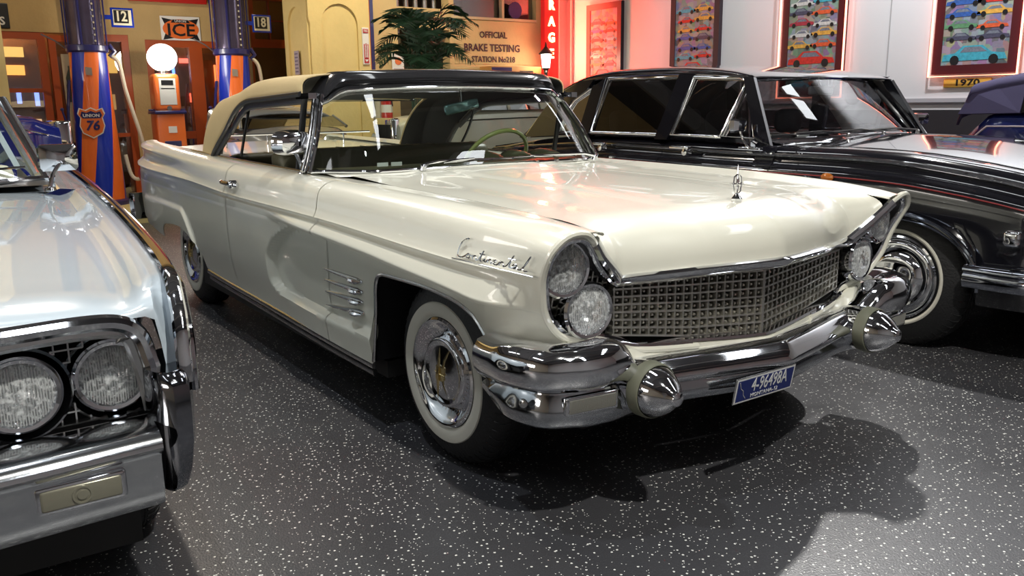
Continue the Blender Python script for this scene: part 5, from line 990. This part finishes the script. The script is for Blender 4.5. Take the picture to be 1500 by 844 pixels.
# lantern on a post
lx, ly = -7.75, 5.53
t = thing('lamp_post', (lx, ly, 0), 'black post lantern with a lit white glass in front of the red corner sign', 'lamp'); ORG[0] = V(lx, ly, 0)
q = MB(); q.tube([(lx, ly, 0), (lx, ly, 1.80)], .028, 12); q.lathe([(.04, 1.76), (.03, 1.79), (.055, 1.81), (.055, 1.825), (0, 1.825)], (lx, ly, 0), (0, 0, 1), 12); q.build('post', BLK, t)
q = MB(); q.lathe([(.055, 1.825), (.075, 2.02), (0, 2.02)], (lx, ly, 0), (0, 0, 1), 12); q.build('lamp_glass', mat('lamp_glow', (1, 1, 1), .5, emit=(1, .93, .80), es=6, vary=.01), t)
q = MB(); q.lathe([(.11, 2.02), (.105, 2.035), (.055, 2.09), (.02, 2.13), (.008, 2.19), (0, 2.2)], (lx, ly, 0), (0, 0, 1), 12); q.build('lamp_cap', BLK, t)
l = bpy.data.lights.new('lantern_light', 'POINT'); l.energy = 12; l.color = (1, .85, .6); l.shadow_soft_size = .08; l2 = bpy.data.objects.new('lantern_light', l); C.objects.link(l2); l2.location = (lx+.16, ly-.1, 1.93)
ORG[0] = V(0, 0, 0)
# posters with neon frames
POSC = [(.55, .03, .02), (.65, .10, .03), (.03, .10, .35), (.05, .35, .45), (.55, .55, .52), (.35, .03, .05), (.65, .35, .06), (.06, .06, .10), (.10, .25, .12)]
PCM = [mat('print%d' % i, c, .5, vary=.55, vscale=45) for i, c in enumerate(POSC)]
def collage():
    m = bpy.data.materials.new('poster_collage'); m.use_nodes = True; nt = m.node_tree; N = nt.nodes; L = nt.links; b = N['Principled BSDF']; b.inputs['Roughness'].default_value = .45
    tc = N.new('ShaderNodeTexCoord'); v = N.new('ShaderNodeTexVoronoi'); v.distance = 'CHEBYCHEV'; v.inputs['Scale'].default_value = 13; L.new(tc.outputs['Object'], v.inputs['Vector'])
    n = N.new('ShaderNodeTexNoise'); n.inputs['Scale'].default_value = 40; n.inputs['Detail'].default_value = 4; L.new(tc.outputs['Object'], n.inputs[0])
    x = N.new('ShaderNodeMix'); x.data_type = 'RGBA'; x.inputs[0].default_value = .3; L.new(v.outputs['Color'], x.inputs[6]); L.new(n.outputs['Color'], x.inputs[7])
    h = N.new('ShaderNodeHueSaturation'); h.inputs['Saturation'].default_value = .6; h.inputs['Value'].default_value = .42; L.new(x.outputs[2], h.inputs['Color']); L.new(h.outputs[0], b.inputs['Base Color']); return m
COLL = collage()
def minicar(q_, x, z, L, ci, s):
    """flat print of a car, drawn as one outline with its wheels"""
    h = L*.30; y = YW-.052; o = []
    b = [(-.5, .10), (-.48, .42), (-.30, .50), (-.18, .85), (.12, .85), (.26, .50), (.46, .42), (.5, .12)]
    q = MB(); q.prism([(x+s*a*L, y, z+c*h) for a, c in b], (0, -.002, 0)); q.build('printed_car', PCM[ci], q_, flat=True)
    q = MB(); q.prism([(x+s*a*L, y-.002, z+c*h) for a, c in ((-.22, .52), (-.15, .78), (.09, .78), (.20, .52))], (0, -.001, 0)); q.build('printed_window', mat('print_pale', (.16, .18, .22), .5, vary=.6, vscale=60), q_, flat=True)
    for a in (-.30, .30): q = MB(); q.lathe([(h*.24, 0), (h*.24, .002), (0, .002)], (x+a*L, y-.002, z+h*.14), (0, -1, 0), 12); q.build('printed_wheel', BLK, q_, flat=True)
LAB = ['leftmost framed car collage poster, reddened by the neon beside the corner', 'framed car collage poster second from the corner, unlit frame', 'red neon framed poster with a red coupe, above the black saloon roof', 'red neon framed poster with a turquoise convertible, above the 1970 plaque']
for i, (x0, x1) in enumerate(((-7.56, -6.80), (-5.83, -4.99), (-4.03, -3.215), (-2.19, -1.38))):
    zb = (1.30, 1.32, 1.36, 1.545)[i]; zt = zb+1.42; q = MB(); FRM = mat('poster_frame_dark', (.035, .02, .03), .35, vary=.1) if i in (0, 1) else mat('poster_frame_red', (.07, .006, .010), .35, vary=.1)
    f = .085
    for lo, hi in (((x0, YW-.06, zb), (x0+f, YW, zt)), ((x1-f, YW-.06, zb), (x1, YW, zt)), ((x0+f, YW-.06, zb), (x1-f, YW, zb+f)), ((x0+f, YW-.06, zt-f), (x1-f, YW, zt))): q.box(lo, hi)
    P_ = tag(q.build('framed_poster', FRM, flat=True), LAB[i], 'poster', 'framed car posters on the white wall')
    q = MB(); q.box((x0+f, YW-.050, zb+f), (x1-f, YW-.01, zt-f)); q.build('print', COLL, P_, flat=True)
    rr = random.Random(40+i); xc = (x0+x1)/2; z = zb+f+.02; row = 0
    big = {0: (5, 1), 1: (0, 1), 2: (0, 1), 3: (3, 0)}[i]
    while z < zt-f-.18:
        if row == big[1]*2: minicar(P_, xc, z, .62, big[0] if i else 0, 1); z += .20
        else:
            for k in (-1, 1): minicar(P_, xc+k*(.15+rr.uniform(-.012, .012)), z+rr.uniform(-.012, .012), rr.uniform(.29, .36), rr.randrange(9), rr.choice((-1, 1)))
            z += .115
        row += 1
    if i >= 2:
        q = MB(); q.tube([(x0-.02, YW-.075, zt+.02), (x0-.02, YW-.075, zb-.02), (x1+.02, YW-.075, zb-.02), (x1+.02, YW-.075, zt+.02)], .011, 8); q.build('neon_tube', mat('neon_pink', (1, .5, .4), .4, emit=(1, .26, .15), es=4.5, vary=.02), P_)
# year plaque
q = MB(); q.rbox((-2.075, YW-.03, 1.415), (-1.605, YW-.005, 1.505), .044, k=5); o = tag(q.build('year_plaque', mat('plaque_gold', (.60, .38, .06), .4, vary=.08)), 'rounded gold 1970 plaque under the neon poster', 'sign'); text('1970', .085, (-1.84, YW-.031, 1.46), RXZ, BLK, o, sx=1.5, off=.002)
for (x, z) in ((-7.25, 2.28), (-7.25, 1.98), (-2.95, 1.56), (-2.95, 1.47), (-2.95, 1.39)): q = MB(); q.lathe([(.018, 0), (.016, .01), (0, .012)], (x, YW, z), (0, -1, 0), 10); tag(q.build('wall_bolt', STEEL), 'small bolt head on the white wall, '+('upper one beside the leftmost poster' if z > 2.2 else 'lower one beside the leftmost poster' if z > 1.9 else {1.56: 'top', 1.47: 'middle', 1.39: 'bottom'}[z]+' of three left of the plaque'), 'bolt', 'bolt heads on the white wall')
# ---------------------------------------------------------------- pumps, palm and the old cars behind
ORG[0] = V(0, 0, 0)
q = MB(); q.rbox((-9.6, -3.2, -.02), (-8.0, 1.95, .15), .02); struct(q.build('kerb_island', mat('kerb_yellow', (.62, .52, .22), .6, bump=.2, bscale=30, vary=.15), flat=True))
def stripe_mat():
    m = bpy.data.materials.new('twisted_stripes'); m.use_nodes = True; nt = m.node_tree; N = nt.nodes; L = nt.links; b = N['Principled BSDF']; b.inputs['Roughness'].default_value = .3; b.inputs['Coat Weight'].default_value = .5
    tc = N.new('ShaderNodeTexCoord'); s = N.new('ShaderNodeSeparateXYZ'); L.new(tc.outputs['Object'], s.inputs[0])
    a = N.new('ShaderNodeMath'); a.operation = 'ARCTAN2'; L.new(s.outputs[1], a.inputs[0]); L.new(s.outputs[0], a.inputs[1])
    k = N.new('ShaderNodeMath'); k.operation = 'MULTIPLY_ADD'; L.new(a.outputs[0], k.inputs[0]); k.inputs[1].default_value = 4/(2*PI)
    z = N.new('ShaderNodeMath'); z.operation = 'MULTIPLY'; L.new(s.outputs[2], z.inputs[0]); z.inputs[1].default_value = -.38; L.new(z.outputs[0], k.inputs[2])
    f = N.new('ShaderNodeMath'); f.operation = 'FRACT'; ph = N.new('ShaderNodeMath'); ph.inputs[1].default_value = .90; L.new(k.outputs[0], ph.inputs[0]); L.new(ph.outputs[0], f.inputs[0]); g = N.new('ShaderNodeMath'); g.operation = 'GREATER_THAN'; L.new(f.outputs[0], g.inputs[0]); g.inputs[1].default_value = .5
    x = N.new('ShaderNodeMix'); x.data_type = 'RGBA'; L.new(g.outputs[0], x.inputs[0]); x.inputs[6].default_value = (.85, .17, .03, 1); x.inputs[7].default_value = (.006, .03, .42, 1); L.new(x.outputs[2], b.inputs['Base Color']); return m
STR = stripe_mat(); GLC = mat('cylinder_glass', (.11, .09, .15), .15, .55, .4, vary=.25, vscale=9)
def bigpump(x, y, num, label):
    t = thing('gas_pump', (x, y, .15), label, 'gas pump'); t['group'] = 'tall striped gas pumps on the island'
    o0 = ORG[0]; ORG[0] = V(0, 0, 0)
    q = MB(); q.lathe([(.30, 0), (.30, .05), (.27, .07), (0, .07)], n=24); q.build('pump_base', NAVY, t)
    q = MB(); q.lathe([(.262, .06), (.255, .35), (.225, 1.2), (.205, 1.84), (0, 1.84)], n=48); q.build('tower', STR, t)
    q = MB(); q.lathe([(.215, 1.82), (.235, 1.84), (.235, 1.90), (.21, 1.91)], n=32); q.lathe([(.21, 2.95), (.235, 2.96), (.235, 3.02), (.05, 3.10), (0, 3.1)], n=32)
    for k in range(8): a = 2*PI*(k+.5)/8; q.tube([(.228*math.cos(a), .228*math.sin(a), 1.9), (.228*math.cos(a), .228*math.sin(a), 2.96)], .009 if k != 7 else .016, 6)
    q.build('cylinder_cage', NAVY, t); q = MB(); q.lathe([(.205, 1.9), (.205, 2.96)], n=32, caps=False); q.build('glass_cylinder', GLC, t)
    q = MB()
    for k in range(14): q.lathe([(.012, 0), (.012, .006)], (.214*math.cos(.32), .214*math.sin(.32), 1.95+k*.07), (math.cos(.32), math.sin(.32), 0), 8)
    q.build('gallon_marks', CRM, t, kind='stuff')
    a0 = -.30; q = MB(); d = V(math.cos(a0), math.sin(a0), 0); w = V(-math.sin(a0), math.cos(a0), 0)
    def sh(sc, off): return [d*(.247+off)+w*(a*sc)+V(0, 0, 1.0+b*sc) for a, b in ((-.105, .145), (-.05, .125), (0, .15), (.05, .125), (.105, .145), (.125, .09), (.10, .05), (.115, -.03), (.09, -.10), (0, -.15), (-.09, -.10), (-.115, -.03), (-.10, .05), (-.125, .09))]
    q.prism(sh(1.22, 0), d*.006); s_ = q.build('shield_badge', mat('shield_edge', (.75, .74, .68), .4, vary=.05), t, flat=True); q = MB(); q.prism(sh(1.12, .005), d*.004); q.build('shield_face', PORANGE, s_, flat=True)
    q = MB(); q.prism([d*.258+w*a+V(0, 0, 1.0+b) for a, b in ((-.10, .135), (-.05, .118), (0, .14), (.05, .118), (.10, .135), (.118, .088), (.095, .055), (-.095, .055), (-.118, .088))], d*.003); q.build('shield_band', NAVY, s_, flat=True)
    text('UNION', .050, d*.264+V(0, 0, 1.085), (PI/2, 0, PI/2+a0), WHITE, s_, sx=1.1, off=.001); text('76', .155, d*.262+V(0, 0, .965), (PI/2, 0, PI/2+a0), NAVY, s_, sx=1.0, off=.004, shear=.2)
    q = MB(); d2 = V(math.cos(a0+.1), math.sin(a0+.1), 0); w2_ = V(-d2.y, d2.x, 0); q.prism([d2*.225+w2_*a+V(0, 0, 1.60+b) for a, b in ((-.035, -.04), (.035, -.05), (.035, .04), (-.035, .05))], d2*.008); q.build('metal_plate', mat('aged_plate', (.32, .27, .22), .4, .4, vary=.15), t, flat=True)
    q = MB(); q.tube(CR([(.02, .25, 1.80), (.05, .33, 1.70), (.06, .37, 1.4), (.08, .43, 1.1), (.10, .50, .75), (.12, .50, .45), (.10, .42, .30), (.05, .34, .35), (.02, .30, .6)], 5), .024, 8); q.build('hose', mat('hose_cream', (.62, .57, .45), .5, vary=.06), t); q = MB(); q.tube([(.02, .24, 1.78), (.02, .30, 1.84), (.02, .24, 1.92)], .03, 8); q.build('hose_elbow', NAVY, t)
    q = MB(); q.tube([(.1, -.27, .35), (.1, -.29, .8), (.1, -.36, 1.15)], .011, 8); q.lathe([(0, 0), (.022, .01), (.022, .03), (0, .045)], (.1, -.36, 1.14), (0, 0, 1), 10); q.tube(CR([(.05, -.24, 1.5), (.05, -.30, 1.0), (.05, -.28, .5), (.05, -.24, .2)], 4), .018, 6); q.build('pump_lever', NAVY, t)
    q = MB(); q.tube([(0, -.22, 1.86), (.03, -.34, 1.95), (.04, -.48, 2.02)], .009, 6); q.build('drain_pipe', STEEL, t)
    q = MB(); q.rbox((-.012, .30, 2.13), (.012, .56, 2.36), .008); q.box((-.01, .22, 2.22), (.01, .31, 2.27)); pr = q.build('price_frame', BLUE, t, flat=True); q = MB(); q.box((.012, .325, 2.155), (.016, .535, 2.335)); q.build('price_card', CRM, pr, flat=True)
    q = MB(); q.box((.0165, .335, 2.18), (.018, .50, 2.33)); q.build('price_panel', BLK if num == '12' else BLK, pr, flat=True); text(num, .165, (.019, .415, 2.255), RYZ, CRM, pr, sx=.85, off=.004)
    ORG[0] = o0; return t
bigpump(-9.0, -.44, '12', 'tall orange and blue striped gas pump nearest the blue hot rod, price sign 12'); bigpump(-9.0, 1.29, '18', 'tall orange and blue striped gas pump behind the canvas top, price sign 18')
# small globe pump
t = thing('globe_gas_pump', (-8.85, .375, .15), 'small orange gas pump with a glowing white globe between the striped pumps', 'gas pump'); ORG[0] = V(0, 0, 0)
q = MB(); q.rbox((-.16, -.17, 0), (.16, .17, 1.10), .02); q.build('pump_body', PORANGE, t); q = MB(); q.rbox((-.13, -.155, 1.12), (.13, .155, 1.58), .05, k=4); hd = q.build('pump_head', PORANGE, t)
q = MB(); q.rbox((-.19, -.19, 1.09), (.19, .19, 1.13), .01); q.tube([(0, -.22, 1.14), (0, .22, 1.14)], .012); q.build('shelf_band', NAVY, t); q = MB(); q.rbox((.128, -.10, 1.20), (.136, .10, 1.52), .004); q.build('dial_face', mat('dial_grey', (.55, .56, .55), .3, vary=.05), hd, flat=True)
q = MB(); q.box((.136, -.07, 1.44), (.139, .07, 1.50)); q.box((.136, -.08, 1.395), (.139, .08, 1.405)); q.build('dial_window', BLK, hd, flat=True); q = MB(); q.lathe([(.03, 0), (.03, .004), (0, .004)], (.136, 0, 1.16), (1, 0, 0), 16); q.build('round_badge', CHROME2, hd)
q = MB(); q.box((.16, -.04, .86), (.165, .06, .94)); q.build('paper_label', WHITE, t, flat=True); q = MB(); q.rbox((.155, -.10, .50), (.17, .10, .76), .01); q.prism([(.172, -.06, .52), (.172, .06, .52), (.172, .02, .72)], (.004, 0, 0), m=1); q.build('blue_plate', [NAVY, CHROME2], t, flat=True)
q = MB(); q.lathe([(.07, 1.57), (.07, 1.62), (.05, 1.63)], n=20); q.build('globe_collar', CHROME2, t); q = MB(); q.lathe([(.055+.001, 1.60)]+[(.178*math.cos(a), 1.775+.168*math.sin(a)) for a in lin(-1.2, PI/2, 15)], n=36); q.build('globe', mat('globe_glow', (1, 1, 1), .4, emit=(1, .97, .90), es=3.2, vary=.01), t)
l = bpy.data.lights.new('globe_light', 'POINT'); l.energy = 22; l.color = (1, .93, .8); l.shadow_soft_size = .18; l2 = bpy.data.objects.new('globe_light', l); C.objects.link(l2); l2.location = (-8.55, .375, 1.95)
# potted palm
px_, py_ = -6.05, 2.50
t = thing('potted_palm', (px_, py_, 0), 'green potted palm rising behind the black windshield header', 'plant'); GRN = mat('palm_green', (.030, .085, .032), .5, vary=.4, vscale=20); rr = random.Random(5)
q = MB(); q.lathe([(.17, 0), (.19, .03), (.24, .40), (.25, .42), (.22, .42), (.21, .38), (0, .38)], n=24); q.build('pot', mat('terracotta', (.25, .10, .05), .7, vary=.15), t)
for k in range(34):
    a = 2.399*k+rr.random()*.4; lean = rr.uniform(.10, .62); H = rr.uniform(1.62, 2.28); L_ = rr.uniform(.38, .60); b0 = V(.07*math.cos(a), .07*math.sin(a), .38); dv = V(math.cos(a), math.sin(a), 0)
    top_ = V(.16*math.cos(a), .16*math.sin(a), H-lean*.15); P = CR([b0, b0.lerp(top_, .5)+dv*.02, top_, top_+dv*(L_*.5*(.3+lean))+V(0, 0, .22-.12*lean), top_+dv*(L_*(.35+lean))+V(0, 0, .26-.42*lean)], 6)
    q = MB(); q.tube(P, [lerp(.011, .002, i/(len(P)-1)) for i in range(len(P))], 4); n0 = 11; pts = P[n0:]
    for i, p in enumerate(pts):
        tg = (P[min(n0+i+1, len(P)-1)]-P[n0+i-1]).normalized(); sd = tg.cross(V(0, 0, 1)).normalized(); f = i/(len(pts)-1)
        for s in (-1, 1):
            for j in (0, .5):
                ll = (.17*math.sin(PI*min(1, .25+.75*f))+.08)*rr.uniform(.8, 1.15); e = p+sd*s*ll*.8+tg*ll*.65+V(0, 0, -.25*ll); pb = p+tg*j*.03
                wv = tg*.009; q.add([pb-wv, pb+wv, pb.lerp(e, .5)+wv+V(0, 0, .012), e, pb.lerp(e, .5)-wv+V(0, 0, .012)], [(0, 1, 2, 3, 4)])
    q.build('frond', GRN, t, flat=True)
# old cars built from one recipe
def vcar(label, name, x, y, rz, body, trim, topm, H=1.62, belt=1.18, hood=1.10, roof=True, L=4.2, fend=None, group=None, glass=(.05, .05, .06), cab=(-.25, .32)):
    t = thing(name, (x, y, 0), label, 'car', group, rz); h = L/2; c0, c1 = cab[0]*L, cab[1]*.5*L
    HW = T([(-h, .42), (-h*.8, .60), (c0, .68), (c1, .62), (h*.72, .36), (h*.85, .30)]); ZT = T([(-h, .75), (-h*.85, .98), (c0-.1, belt), (c1, belt-.02), (c1+.2, hood), (h*.80, hood-.06), (h*.86, hood-.10)])
    q = MB(); rows = []
    for xx in lin(-h, h*.86, 34):
        w, z = HW(xx), ZT(xx); rows.append([V(xx, a*w, zz) for a, zz in ((-.96, .42), (-1, .60), (-1.0, z-.16), (-.95, z-.06), (-.80, z-.012), (-.4, z+.012), (0, z+.02), (.4, z+.012), (.80, z-.012), (.95, z-.06), (1.0, z-.16), (1, .60), (.96, .42))])
    q.grid(rows); q.add(rows[-1], [tuple(range(13))]); q.add(rows[0], [tuple(range(13))]); q.build('body', body, t, 40)
    q = MB(); q.box((-h*.9, -.5, .30), (h*.85, .5, .5)); q.build('chassis', UB, t, flat=True)
    q = MB(); q.rbox((h*.84, -.24, .50), (h*.92, .24, hood-.04), .03); g = q.build('radiator_shell', CHROME, t)
    for k in range(-6, 7): q = MB(); q.box((h*.92, k*.032-.004, .54), (h*.925, k*.032+.004, hood-.12)); q.build('grille_bar', DARK, g, flat=True)
    fb = fend or body
    for s in (-1, 1):
        for (xc, r) in ((h*.70, .43), (-h*.66, .45)):
            q = MB(); rows = []
            for a in lin(-.15, PI+.10, 17): rows.append([V(xc+(r-.03*k*0)*math.cos(a)*kk, s*yy, .34+r*math.sin(a)*kk) for yy, kk in ((.50, 1.0), (.62, 1.03), (.74, 1.0), (.80, .92), (.82, .82))])
            q.grid(rows, flip=(s < 0)); q.build('fender', fb, t, 60, thick=.012)
            c = copytree(w3, t); c.location = (xc, s*.80, .345); c.scale = (.91, .91, .91); c.rotation_euler = (0, 0, 0 if s < 0 else PI)
        q = MB(); q.box((-h*.5, s*.70-.12, .33), (h*.5, s*.70+.12, .36)); q.build('running_board', UB, t, flat=True)
        lp = lamp(V(h*.86, s*.42, .88), (1, 0, 0), .10, t); q = MB(); q.lathe([(.10, 0), (.095, -.06), (.05, -.13), (0, -.15)], (h*.86-.01, s*.42, .88), (1, 0, 0), 24); q.build('lamp_bucket', CHROME, lp)
        q = MB(); q.tube([(xx, s*(HW(xx)+.006), ZT(xx)-.12) for xx in lin(-h*.8, h*.8, 14)], .007, 6); q.build('belt_trim', trim, t)
    if roof:
        q = MB(); rows = []
        for xx, zz, ww in ((c0-.38, belt-.02, .60), (c0-.30, belt+.22, .60), (c0-.12, H-.06, .57), (c0+.3, H, .57), (c1-.45, H-.005, .55), (c1-.22, H-.05, .53)):
            rows.append([V(xx, ww*math.cos(a)*(1 if abs(math.cos(a)) < .9 else 1.0), (zz-.10)+(.10)*max(0, math.sin(a))**.6) for a in lin(PI, 0, 15)])
        q.grid(rows, flip=False); q.build('roof', topm, t, 50, thick=.02)
        for s in (-1, 1):
            q = MB(); q.add([V(c0-.38, s*.63, belt-.03), V(c0+.10, s*.66, belt-.02), V(c0+.10, s*.58, H-.10), V(c0-.12, s*.58, H-.14), V(c0-.30, s*.60, belt+.14)], [(0, 1, 2, 3, 4)]); q.build('roof_quarter', topm, t, flat=True, thick=.02)
            q = MB(); q.tube([(c1-.02, s*.62, belt-.02), (c1-.24, s*.55, H-.08)], .02, 6); q.build('roof_post', topm, t); q = MB(); q.tube([(lerp(c0, c1, .5), s*.655, belt-.02), (lerp(c0, c1, .5), s*.57, H-.08)], .018, 6); q.build('roof_post', topm, t)
            q = MB(); q.add([V(c0+.08, s*.65, belt-.02), V(c1-.03, s*.62, belt-.02), V(c1-.24, s*.56, H-.08), V(c0+.10, s*.575, H-.10)], [(0, 1, 2, 3)]); q.build('side_window', glassmat('dark_glass%.2f' % glass[0], glass, .1), t, flat=True)
        q = MB(); q.add([V(c1-.0, -.62, belt-.02), V(c1, .62, belt-.02), V(c1-.22, .55, H-.08), V(c1-.22, -.55, H-.08)], [(0, 1, 2, 3)]); q.build('windshield', glassmat('dark_glass%.2f' % glass[0], glass, .1), t, flat=True)
        q = MB(); q.rbox((c0+.1, -.5, .5), (c0+.25, .5, belt+.04), .05); q.build('seat', OLIVE, t)
    return t
BL2 = mat('royal_blue_paint', (.006, .02, .26), .2, 0, 1, vary=.1); CR2 = mat('ivory_paint', (.62, .60, .46), .3, 0, .8, vary=.05); SLV = mat('silver_grey_paint', (.34, .35, .33), .25, .3, .8, vary=.05)
NB = mat('midnight_blue_paint', (.010, .018, .11), .15, 0, 1, vary=.1); MAU = mat('mauve_canvas', (.065, .055, .12), .85, bump=.2, bscale=300, vary=.1)
hr_ = vcar('royal blue hot rod with black cab and chrome exhaust pipes behind the striped pump', 'hot_rod_car', -7.45, -2.80, PI/2+.06, BL2, CHROME2, BLACKP, H=1.80, belt=1.27, hood=1.24, L=4.0, cab=(-.25, .62))
q = MB(); ORG[0] = V(0, 0, 0)
for k in range(6): q = MB(); q.tube(CR([(.55+k*.12, -.36, .98), (.58+k*.12, -.46, 1.0), (.60+k*.12, -.54, .92), (.56+k*.12, -.58, .80)], 4), .022, 8); q.build('exhaust_pipe', CHROME, hr_)
vcar('midnight blue roadster with mauve canvas top and pale fenders against the charcoal wall', 'roadster_car', 0.34, 5.15, 0, NB, mat('pink_grey_trim', (.45, .38, .38), .4, vary=.05), MAU, H=1.54, belt=1.22, hood=1.12, L=3.3, fend=mat('pearl_paint', (.42, .38, .40), .3, .2, .8, vary=.05), cab=(-.30, .30))
vcar('ivory closed car with dark side glass seen through the windshield', 'ivory_car', -7.15, 3.85, -PI/2, CR2, DARK, CR2, H=1.56, belt=1.26, hood=1.2, L=2.9)
vcar('silver grey low car seen through the open side window', 'silver_car', -7.15, 1.25, 0, SLV, CHROME, SLV, H=1.28, belt=1.10, hood=1.0, L=2.3, glass=(.12, .12, .12))
# luggage rail on the cream car's rear deck
ORG[0] = V(-1.66, 0, 0); q = MB(); q.tube([(-3.62, y, 1.115) for y in lin(-.62, .62, 5)], .008, 6)
for y in (-.5, -.2, .1, .4): q.tube([(-3.62, y, 1.0), (-3.62, y, 1.115)], .005, 6)
q.build('deck_rail', CHROME, car)
